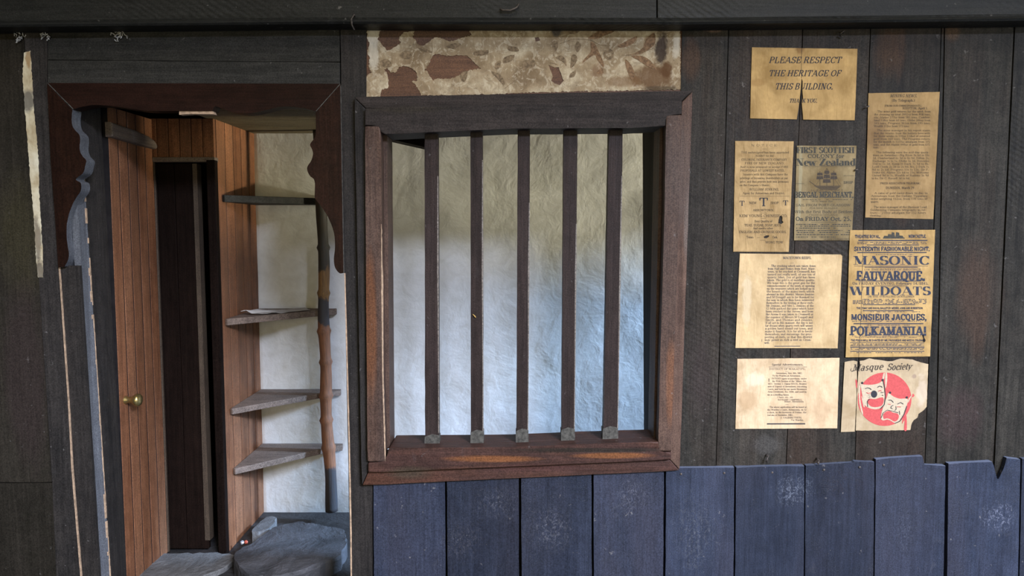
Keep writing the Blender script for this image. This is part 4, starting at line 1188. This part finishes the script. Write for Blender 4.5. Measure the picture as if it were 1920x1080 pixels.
# ---- 2 mining news
t, ink = poster('notice', 'tall closely printed tan notice headed MINING NEWS, at the upper right', 'notice', (1600, 160, 4.1556), [(115, 62), (670, 52), (620, 1043), (90, 1030)], tanpaper('tan_paper_mining', (0.36, 0.235, 0.105), 0.62, 1.2, [(1640, 250, 26, 40, (0.20, 0.12, 0.06), 0.6)], 0.4), 2)
ink.text('MINING NEWS.', 283, 495, 94, 24, 'light', 0.25); ink.text('(By Telegraph.)', 297, 477, 128, 20); ink.text('[FROM OUR CORRESPONDENTS.]', 240, 533, 167, 14, 'bold'); ink.text('REEFTON, April 1.', 380, 577, 188, 17)
c_ = 15
ink.para(['The mine gold returns for the week from', 'the cleaning up total 3992oz from 858 tons,', 'viz, Alpine 277oz from 185 tons, Cumber-', 'land 158oz from 60 tons, Globe 346oz from', '345 tons, Progress 362oz from 195 tons,', 'Wealth 112oz from 173 tons.'], 160, 600, 157, 598, 212, 326, c_, lastw=280)
ink.para(['The mine manager in his report states', 'that the returns from the battery here with', 'for three weeks is 110oz 10dwt of retorted', 'gold from 160 tons. The Progress return', 'for the month is 1377oz amalgam from 375', 'tons, and the Alpine 440oz of gold from 675', 'tons.'], 157, 597, 152, 593, 359, 492, c_, lastw=45)
ink.para(['The following were the mid-day quota-', 'tions on Saturday:_Big River 9s 6d to 10s', '3d, Cumberland 6s 3d to 6s 9d, Dillon 2s,', 'Exchange 3s to 1s, Globe 5s 3d, Hercules', '10d to 1s 3d, Keep-it-Dark 7s 9d to 8s,', 'Lyell Creek 2s 3d to 2s 4d, No. 2 Dark 1s', '8d to 2s 6d, Progress 10s to 13s, Sir F.', 'Drake 6d, Alpine 22s 6d to 23s, Welcome', 'United 9d to 1s, Wealth of Nations 5s 9d', 'to 6s, Sir C. Russell 3d to 4d.'], 150, 590, 140, 583, 530, 732, c_, lastw=298)
ink.text('[PRESS ASSOCIATION TELEGRAM.]', 203, 522, 771, 15, 'bold'); ink.text('DUNEDIN, March 29', 250, 470, 808, 18)
ink.para(['A cake of gold came down to-day to', 'Arrowtown from the Gallant Tipperary', 'mine weighing 152oz, from 170 tons of', 'quartz.'], 136, 575, 131, 572, 847, 914, c_, lastw=65)
ink.para(['The mine-manager of the Shotover Lead', 'Goldmining Company telegraphs as fol-', 'lows:_"250oz amalgam for 152 hours', 'cleaning."'], 129, 568, 124, 562, 956, 1022, c_, lastw=100)
ink.build('lettering', M['ink_soft'], t)

# ---- 3 notice / T T T
h1_ = [(455, 700), (470, 695), (480, 715), (478, 738), (490, 750), (472, 765), (444, 760), (447, 730)]
h2_ = [(320, 872), (340, 862), (366, 860), (366, 872), (345, 886), (326, 884)]
t, ink = poster('notice', 'tan handbill with three big letters T and a small ragged hole, leftmost of the papers', 'notice', (1360, 250, 4.5), [(82, 65), (575, 68), (533, 1000), (65, 998)], tanpaper('tan_paper_handbill', (0.46, 0.31, 0.145), 0.66, 1.2, [], 0.9), 3, holes=[h1_, h2_])
ink.text('N O T I C E', 215, 435, 110, 17, 'light'); ink.rule(310, 352, 132)
ink.text('THE undersigned has been appointed', 130, 535, 170, 17, 'light'); ink.text('AGENT for the', 250, 405, 198, 16, 'light'); ink.text('COLONIAL INSURANCE COMPANY', 133, 518, 232, 19, 'light'); ink.text('FIRE OF NEW ZEALAND,', 163, 498, 262, 19, 'light')
ink.text('And is now prepared to accept FIRE', 122, 530, 292, 17, 'light'); ink.text('PROPOSALS AT LOWEST RATES.', 125, 500, 323, 18, 'light')
for y, x0, x1, s_ in ((355, 147, 525, 'Insurers with this Company have the'), (386, 122, 527, 'privilege of becoming shareholders at par'), (416, 122, 535, 'price, and thus provide their own premiums'), (446, 120, 375, "on the Company's Shares.")): ink.text(s_, x0, x1, y, 17, 'light')
ink.text('WILLIAM JENKINS,', 200, 452, 483, 20, 'light'); ink.text('Agent for Arrowtown and District.', 145, 500, 514, 18, 'light'); ink.rule(120, 540, 530)
ink.text('NEW', 200, 262, 597, 20); ink.text('SHOP', 380, 447, 597, 20); ink.text('ARROWTOWN.', 230, 410, 658, 19); ink.rule(295, 350, 672)
ink.text('KEM YOUNG CHINESE CO.', 115, 522, 707, 22); ink.rule(295, 340, 718); ink.text('Best Quality of', 245, 395, 750, 18); ink.text('TEAS, SUGAR, SOAP, RICE', 158, 470, 785, 20); ink.text('And sundry other', 230, 400, 809, 17); ink.text('ENGLISH AND CHINESE GOODS.', 112, 515, 842, 20); ink.rule(290, 340, 857)
ink.text('Terms', 175, 235, 885, 19); ink.rule(265, 290, 880); ink.text('Cash.', 395, 440, 885, 19); ink.rule(290, 340, 902); ink.text('WONG TOW', 335, 485, 929, 19)
ink.build('lettering', M['ink_soft'], t)
for a_ in ((118, 162, 612, 42), (284, 362, 615, 70), (483, 530, 608, 41)):
    ink.text('T', *a_, 'bold'); ink.build('initial_letter', M['ink'], t)

# ---- 4 first scottish colony
t, ink = poster('notice', 'dull greenish-grey poster with a sailing ship, headed FIRST SCOTTISH COLONY', 'notice', (1470, 260, 5.4), [(128, 72), (730, 72), (688, 930), (686, 1030), (98, 1030)], tanpaper('greyed_poster_paper', (0.26, 0.195, 0.10), 0.6, 1.35, [(1548, 340, 34, 50, (0.17, 0.115, 0.05), 0.7), (1500, 340, 4, 90, (0.36, 0.32, 0.20), 0.6)], 0.4), 4)
ink.text('FIRST SCOTTISH', 126, 708, 148, 62, 'fat'); ink.text('COLONY for', 235, 605, 195, 36, 'slab'); ink.text('New Zealand', 118, 722, 274, 72, 'fat'); ink.rule(200, 720, 282, 3)
ink.text('SHIP', 600, 697, 456, 24, 'slab'); ink.rule(600, 705, 375, 3); ink.rule(110, 200, 455, 3); ink.text('BENGAL MERCHANT,', 105, 702, 597, 58, 'slab'); ink.smudge(120, 690, 617, 6, 1); ink.text('Will leave the', 275, 490, 642, 17)
ink.text('SAIL FROM PORT-GLASGOW', 115, 670, 685, 24); ink.text('FOR NEW ZEALAND', 255, 540, 711, 15); ink.text('With the first Body of Settlers', 105, 695, 754, 28, 'bold'); ink.text('FROM SCOTLAND', 250, 540, 780, 15); ink.text('On FRIDAY Oct. 25.', 115, 680, 832, 40, 'slab'); ink.rule(275, 530, 846, 3)
for i, y in enumerate((868, 886, 906, 930, 950, 972, 996)): ink.smudge(120, 670 - (150 if i in (2, 6) else 0), y, 9, i)
ink.text('JOHN CRAWFORD', 405, 660, 1026, 16)
# the ship: hull, masts, sails, rigging
ink.build('lettering', M['ink_green'], t)
ink.line([(430, 300), (430, 480)], 5); ink.line([(360, 330), (360, 480)], 5); ink.line([(500, 325), (500, 480)], 5)
for mx, ys in ((430, (325, 365, 410, 455)), (360, (345, 380, 420)), (500, (345, 380, 420))):
    for a, c in zip(ys, ys[1:]):
        w = 18 + (a - 300) * 0.16
        ink.quad((mx - w, a), (mx + w, a), (mx + w * 1.15, c - 8), (mx - w * 1.15, c - 8))
ink.line([(320, 480), (250, 430)], 5); ink.line([(430, 300), (320, 470)], 2); ink.line([(430, 300), (560, 480)], 2); ink.line([(500, 325), (575, 470)], 2)
for a in range(6): ink.line([(300 + a * 12, 480 + a * 7), (575 - a * 8, 480 + a * 7)], 5)
for a in range(4): ink.smudge(270, 590, 515 + a * 7, 3, a + 9)
ink.build('ship_woodcut', M['ink_soft'], t)

# ---- 5 macetown reefs
t, ink = poster('notice', 'squarish pale notice headed MACETOWN REEFS with wide blank margins', 'notice', (1360, 460, 5.142), [(138, 78), (650, 84), (1110, 88), (1125, 102), (1080, 992), (95, 988)], tanpaper('pale_paper_reefs', (0.60, 0.43, 0.23), 0.72, 1.22, [(1480, 500, 20, 22, (0.42, 0.28, 0.13), 0.4), (1400, 560, 10, 60, (0.68, 0.55, 0.36), 0.6)], 0.5), 5)
ink.text('MACETOWN REEFS.', 553, 828, 132, 24); ink.rule(620, 660, 171, 2)
ink.para(['The crushing which was taken down', 'from Hall and Homes from Reef, Mace-', 'town, to be crushed at Cromwell, has', 'turned out really well, of one ton of', 'quartz 3dwt, 2oz of gold has been', 'taken. The gold is of excellent quality.', 'We hope this is the great gun for the', 'commencement of the work of opening', 'up the treasures which are locked up in', 'the bowels of the many reefs which', 'abound in this district. Messrs Jenkins', "and M'Dougall are to be thanked for", 'the way in which they have interested', 'themselves in the testing of these reefs.', 'Mr Jenkins, and Mrs L. Jenkins of the', '12-Mile packed the same which have', 'been crushed to the Arrow, and from', 'the Arrow it was taken to Cromwell at', "the expense of Messrs M'Dougall and", 'Smith, and Thomas and Jenkins,', 'If all act in this manner, the day is not', 'far distant when quartz reefs will weave', 'a golden band round our town, and', 'make it flourish. It is for all to bestir', 'themselves, and encourage the pros-', 'pecting of reefs, so that this district', 'may prove as rich a reef as Crom-', 'well.'], 408, 868, 374, 832, 207, 947, 20, indent=32, lastw=50)
ink.text('I', 342, 358, 926, 20, 'bold'); ink.rule(470, 720, 971, 6)
ink.build('lettering', M['ink_blue'], t)

# ---- 6 masonic playbill
t, ink = poster('playbill', 'theatre playbill in heavy black type, MASONIC and POLKAMANIA, right of the pale notice', 'playbill', (1570, 420, 4.155), [(95, 48), (757, 45), (718, 1030), (60, 1037)], tanpaper('tan_paper_playbill', (0.50, 0.325, 0.13), 0.64, 1.2, [(1690, 500, 40, 30, (0.33, 0.20, 0.09), 0.5), (1660, 610, 50, 30, (0.32, 0.20, 0.10), 0.5)], 0.5), 6, lift=0.0016)
tx = ink.text
tx('THEATRE ROYAL,', 133, 330, 110, 25, 'sans'); tx('NEWCASTLE.', 550, 688, 108, 25, 'sans'); ink.rule(158, 697, 128, 9)
ink.smudge(150, 690, 142, 5, 1); ink.smudge(150, 690, 153, 5, 2); ink.rule(225, 632, 163, 6); tx('SIXTEENTH FASHIONABLE NIGHT.', 128, 715, 210, 33, 'sans'); ink.rule(150, 690, 222, 8); ink.smudge(295, 590, 238, 4, 3)
tx('MASONIC', 122, 716, 317, 68, 'fat', arc=16); ink.rule(125, 700, 327, 3); ink.rule(208, 620, 336, 6); tx('ON THE BENEFIT OF BROTHER', 205, 645, 361, 15, 'bold', 0.2); tx('FAUVARQUE.', 145, 680, 438, 70, 'slab', arc=14); ink.rule(160, 645, 443, 6)
tx('On FRIDAY EVENING, February 14, 1845,', 113, 705, 472, 20, 'bold'); ink.rule(280, 540, 481, 4); tx('WILDOATS', 95, 725, 553, 66, 'fat', arc=16); tx('OR THE STROLLING GENTLEMEN', 232, 597, 571, 14, 'bold')
for i, y in enumerate((586, 597, 608, 618)): ink.smudge(115, 690, y, 6, 20 + i)
ink.rule(195, 600, 628, 6); tx('THE COMIC AND NAVAL BALLET BY MESSRS. JOHN AND ROBERTSON', 145, 660, 662, 15, 'sans'); ink.rule(193, 590, 674, 7); ink.smudge(250, 640, 683, 4, 5)
tx('MONSIEUR JACQUES.', 103, 692, 748, 47, 'sans'); ink.smudge(110, 690, 756, 5, 6); ink.rule(122, 665, 775, 8); ink.smudge(230, 560, 787, 4, 8)
tx('POLKAMANIA!', 97, 692, 865, 68, 'slab', arc=14); ink.smudge(110, 650, 871, 4, 7); ink.smudge(110, 640, 880, 4, 12)
tx('THE POLKA WILL BE DANCED BY MR. FAUVARQUE AND MISS H. COLEMAN', 102, 678, 913, 16, 'sans')
for y, w in ((923, 4), (948, 3), (958, 7), (990, 6)): ink.rule(95, 672, y, w)
for i, y in enumerate((933, 941, 967, 975, 1000)): ink.smudge(100, 670, y, 5, 30 + i)
ink.build('lettering', M['ink_blue'], t)
for (x, h, w) in ((375, 22, 50), (405, 35, 45), (430, 50, 36), (465, 50, 40), (490, 24, 52)):
    ink.quad((x - w / 2, 113), (x - w * 0.3, 113 - h), (x + w * 0.25, 113 - h * 0.92), (x + w / 2, 113))
ink.rule(350, 520, 110, 8); ink.build('crest', M['ink_green'], t)
fill(ink, [(655, 865), (668, 862), (672, 885), (682, 905), (674, 918), (660, 912), (664, 890)], 'tear', M['black'], t, 0.0008)
ink.line([(197, 48), (192, 300), (180, 700), (162, 1034)], 3); ink.build('crease', M['ink_soft'], t)

# ---- 7 special advertisements
t, ink = poster('notice', 'landscape pale notice headed Special Advertisements, lowest on the left', 'notice', (1360, 660, 6.748), [(150, 85), (1442, 72), (1410, 963), (125, 970)], tanpaper('pale_paper_special', (0.64, 0.47, 0.29), 0.7, 1.18, [(1400, 750, 24, 22, (0.46, 0.30, 0.16), 0.6), (1540, 770, 20, 30, (0.46, 0.30, 0.17), 0.5), (1415, 710, 22, 16, (0.76, 0.63, 0.45), 0.6)], 0.5), 7)
tx = ink.text
tx('Special Advertisements.', 585, 985, 170, 26, 'bold'); ink.rule(545, 1030, 187, 4); tx('DISTRICT OF WAKATIPU.', 553, 1015, 224, 22); ink.rule(757, 797, 246, 3); tx('Arrowtown, Nov. 8th, 1882.', 637, 973, 276, 20); tx('To the Warden at Arrowtown.', 593, 950, 308, 20)
for y, x0, x1, s_ in ((344, 583, 1025, 'INTEND again to purchase, under'), (377, 590, 1025, 'the 95th Section of the "Mines Act,'), (410, 535, 1025, '1877," Section 3, Clause XXVII., Reserve'), (444, 532, 1026, 'area of Deposit of Arrowtown, containing'), (478, 532, 1026, '1 acre, and held by our under Residence'), (511, 532, 1026, 'Area Certificate, No. 1008, and used by'), (548, 530, 805, 'me as a dwelling-house.'), (579, 655, 860, 'I have, etc., etc.'), (612, 660, 970, 'RICHARD CAMPBELL,'), (634, 742, 988, 'Miner, Arrowtown'), (704, 555, 1025, 'The above application will be heard at'), (738, 528, 1022, "the Warden's Court, Arrowtown, on 12"), (771, 526, 1022, "o'clock, in the forenoon of Friday, the"), (805, 525, 855, '2nd day of December, 1882.'), (838, 697, 965, 'J. VALBERG FIRTH,'), (868, 830, 988, 'For Warden.')): tx(s_, x0, x1, y, 20)
tx('I', 538, 562, 373, 38, 'bold'); ink.rule(757, 797, 664, 3); ink.rule(522, 1008, 906, 15)
ink.build('lettering', M['ink'], t)

# ---- 8 masque society
slit = [(318, 118), (345, 112), (352, 170), (330, 215), (326, 300), (318, 420), (300, 990), (285, 1005), (300, 600), (312, 300), (310, 200)]
corn = [(155, 125), (215, 112), (270, 106), (318, 118), (310, 200), (312, 300), (306, 520), (296, 800), (284, 1005), (108, 1010)]
M8 = tanpaper('pale_poster_paper', (0.47, 0.36, 0.225), 0.78, 1.16, [(1713, 705, 5, 5, (0.25, 0.17, 0.14), 0.5), (1728, 735, 12, 40, (0.64, 0.52, 0.40), 0.5)], 0.35)
t, ink = poster('poster', 'ragged poster with red disc and two theatre masks, lowest on the right', 'poster', (1560, 660, 6.75), corn, M8, 8)
corn2 = [(345, 112), (400, 105), (470, 78), (530, 92), (640, 105), (700, 116), (760, 114), (810, 95), (860, 82), (1010, 92), (1060, 112), (1120, 130), (1215, 152), (1205, 420), (1195, 690), (1150, 740), (1090, 780), (1075, 830), (1030, 860), (1005, 900), (985, 985), (650, 992), (297, 992), (318, 420), (326, 300), (330, 215), (352, 170)]
bm = sheet([jag(pxl(c2p(corn2, *(1560, 660, 6.75))), 0.006, 0.0008, 19)], ink.yf, 0.02, 0.0004); obj('paper', bm, M8, t)
ink.holes = [slit]
ink.text('Masque', 250, 640, 240, 86, 'roman', 0.30, dy=-22, arc=14); ink.text('Society', 690, 1000, 228, 84, 'roman', 0.30, dy=-14, arc=14); ink.line([(240, 205), (228, 230), (250, 245), (290, 225), (330, 160)], 7)
ink.build('lettering', M['ink_soft'], t)
disc = [(660 + 340 * cos(a * pi / 24), 595 + 338 * sin(a * pi / 24)) for a in range(48) if not (300 < 660 + 340 * cos(a * pi / 24) < 322)]
fill(ink, disc, 'red_disc', M['red'], t, 0.0006, k=2)
bm_l = 0.0010
com = [(345, 385), (375, 405), (480, 412), (580, 395), (642, 362), (658, 450), (668, 560), (660, 650), (610, 708), (530, 722), (455, 702), (405, 660), (380, 560), (362, 460)]
trg = [(708, 515), (770, 560), (850, 588), (950, 592), (938, 680), (905, 780), (850, 870), (790, 895), (735, 865), (690, 852), (640, 862), (612, 835), (622, 760), (655, 650), (690, 560)]
mc = fill(ink, com, 'comedy_mask', M['cream'], t, bm_l); mt = fill(ink, trg, 'tragedy_mask', M['cream'], t, bm_l + 0.0003)
fill(ink, [(445, 605), (470, 588), (540, 592), (600, 575), (640, 575), (648, 620), (625, 672), (570, 692), (500, 690), (455, 655)], 'mouth', M['red'], mc, bm_l + 0.0003)
fill(ink, [(640, 790), (680, 748), (730, 745), (770, 765), (820, 775), (840, 810), (820, 860), (780, 876), (735, 850), (690, 836), (650, 842)], 'mouth', M['red'], mt, bm_l + 0.0006)
for pts in ([(640, 280), (660, 262), (655, 330), (630, 352)], [(668, 262), (690, 270), (692, 350), (680, 440), (668, 440)], [(330, 420), (350, 440), (352, 600), (388, 770), (375, 780), (340, 640)], [(366, 560), (385, 590), (408, 680), (395, 690)], [(1010, 545), (985, 585), (960, 640), (960, 600), (985, 560)]): fill(ink, pts, 'ribbon', M['cream'], t, 0.0009)
for pts in ([(292, 345), (312, 370), (312, 450), (300, 440)], [(895, 830), (935, 800), (938, 980), (905, 980), (912, 860), (880, 905)], [(1000, 560), (1020, 525), (1038, 550), (1015, 570)]): fill(ink, pts, 'red_tail', M['red'], t, 0.0008)
fill(ink, [(525 + 40 * cos(a * pi / 8), 530 + 46 * sin(a * pi / 8)) for a in range(16)], 'nose', M['ink'], mc, bm_l + 0.0004, k=2)
for x, y in ((376, 388), (634, 352), (728, 512), (940, 572)): fill(ink, [(x + 14 * cos(a * pi / 4), y + 15 * sin(a * pi / 4)) for a in range(8)], 'tie_knot', M['ink'], t, bm_l + 0.0008, k=2)
L_ = ink.line
L_([(412, 460), (440, 448), (470, 455), (490, 472)], 8); L_([(568, 445), (590, 428), (612, 430), (628, 445)], 8); L_([(640, 362), (658, 450), (668, 560), (655, 660), (605, 715)], 9)
L_([(705, 605), (740, 605), (770, 635)], 8); L_([(820, 655), (860, 635), (895, 655)], 8); L_([(770, 670), (745, 680), (735, 705), (760, 715)], 7); L_([(800, 680), (805, 720), (785, 738)], 6); L_([(845, 740), (850, 790)], 6); L_([(938, 680), (905, 780), (850, 872), (790, 898)], 9)
L_([(445, 690), (440, 620), (470, 588)], 7); L_([(612, 835), (640, 765), (690, 730), (760, 745), (830, 765)], 6); L_([(480, 560), (460, 568)], 5); L_([(470, 540), (455, 540)], 5); L_([(610, 510), (645, 508)], 7); L_([(625, 540), (640, 548)], 7)
ink.build('mask_outline', M['ink'], t, bm_l + 0.0014)
for pts, mk in (([(428, 508), (450, 520), (485, 512)], mc), ([(580, 495), (600, 482), (622, 492)], mc), ([(700, 655), (735, 660)], mt), ([(815, 690), (865, 690)], mt)):
    L_(pts, 8); ink.build('eye', M['red'], mk, bm_l + 0.0012)

# ================================================================== SMALL THINGS ON THE WALL
def hook(path, rad, lab, name='bent_nail', cat='nail', mat='iron', grp='old nails in the timber'):
    bm = bmesh.new(); tube(bm, path, rad, 8)
    return tag(obj(name, bm, M[mat], smooth=True, loc=path[0]), lab, cat, grp)
p = P(664, 36, -0.062)
hook([p + Vector((0.0, 0.010, 0.012)), p + Vector((0.002, -0.014, 0.010)), p + Vector((-0.004, -0.018, -0.006)), p + Vector((-0.005, -0.014, -0.020)), p + Vector((0.002, -0.008, -0.034))], 0.0028, 'thin bent nail hooked over the moulding above the narrow post')
p = P(955, 18, -0.045)
hook([p + Vector((0.026, 0.006, 0.014)), p + Vector((0.028, -0.010, 0.012)), p + Vector((0.022, -0.014, 0.001)), p + Vector((0.004, -0.012, -0.006)), p + Vector((-0.020, -0.010, -0.005)), p + Vector((-0.028, -0.006, 0.0))], 0.0032, 'rusty bent hook on the beam above the wallpapered board')
p = P(1437, 856, 0.0)
hook([p + Vector((0, 0.008, 0.006)), p + Vector((0.001, -0.012, 0.006)), p + Vector((-0.002, -0.016, -0.004)), p + Vector((-0.004, -0.014, -0.014))], 0.0032, 'bent nail in the planks below the Special Advertisements notice')
p = P(1534, 862, -0.012)
hook([p + Vector((0, 0.016, 0.0)), p + Vector((0, -0.006, 0.0)), p + Vector((-0.002, -0.010, -0.006)), p + Vector((-0.004, -0.010, -0.012))], 0.003, 'nail bent down at the top of the dark lower boards')
p = P(1605, 318, 0.0)
hook([p + Vector((-0.008, -0.006, -0.003)), p + Vector((0, -0.009, 0.0)), p + Vector((0.004, 0.006, 0.002))], 0.0028, 'short nail stub at the right edge of the greenish ship poster')
p = P(1627, 200, 0.0)
hook([p + Vector((0.006, 0.004, 0.003)), p + Vector((-0.002, -0.008, 0.0)), p + Vector((-0.014, -0.007, -0.006))], 0.0024, 'thin bent nail left of the Mining News notice')
p = P(1582, 62, 0.0)
hook([p + Vector((0, 0.004, 0.0)), p + Vector((-0.004, -0.008, 0.004)), p + Vector((-0.013, -0.009, -0.002)), p + Vector((-0.016, -0.007, -0.010)), p + Vector((-0.006, -0.008, -0.014))], 0.0024, 'curled dark nail above the Please Respect notice')
# nail heads on the lower boards
for px, py, lab in ((1277, 889, 'left nail head on the lower board right of the barred window'), (1358, 887, 'right nail head on the lower board right of the barred window'), (1448, 886, 'nail head near the top of the second lower board right of the window'), (1545, 881, 'pale nail head on the darkest lower board'), (1612, 876, 'nail head below the splintered board top'), (1657, 872, 'nail head on the lower board with the notched right edge')):
    p = P(px, py, -0.0165)
    bm = bmesh.new()
    bmesh.ops.create_uvsphere(bm, u_segments=10, v_segments=6, radius=0.0042)
    for v in bm.verts: v.co = Vector((v.co.x, v.co.y * 0.45, v.co.z)) + p
    tag(obj('nail_head', bm, M['iron'], smooth=True, loc=p), lab, 'nail', 'nail heads in the lower boards')
# cobweb tufts
for px, py, lab, nq in ((223, 64, 'dusty cobweb tuft hanging on the board over the doorway', 14), (38, 66, 'greyish cobweb lump at the top of the post left of the doorway', 9), (84, 70, 'small cobweb lump in the corner above the scalloped door casing', 7)):
    p = P(px, py, -0.008)
    bm = bmesh.new()
    for q in range(nq):
        a = Vector((random.uniform(-.014, .014), -random.uniform(0, .006), random.uniform(-.013, .013)))
        pth = [p + a]
        for s_ in range(4): pth.append(pth[-1] + Vector((random.uniform(-.008, .008), random.uniform(-.003, .002), random.uniform(-.009, .007))))
        tube(bm, pth, 0.0017, 5)
    tag(obj('cobweb_tuft', bm, M['lint'], loc=p), lab, 'cobweb', 'cobweb tufts')
# straw on the second bar
p = P(889, 592, -0.002)
hook([p + Vector((-0.004, -0.001, 0.005)), p + Vector((0.0, -0.003, 0.001)), p + Vector((0.003, -0.0025, -0.002)), p + Vector((0.005, -0.001, -0.006))], [0.0012, 0.0016, 0.0022, 0.0014], 'yellow straw scrap stuck on the second window bar from the left', 'straw_scrap', 'straw', 'straw', None)
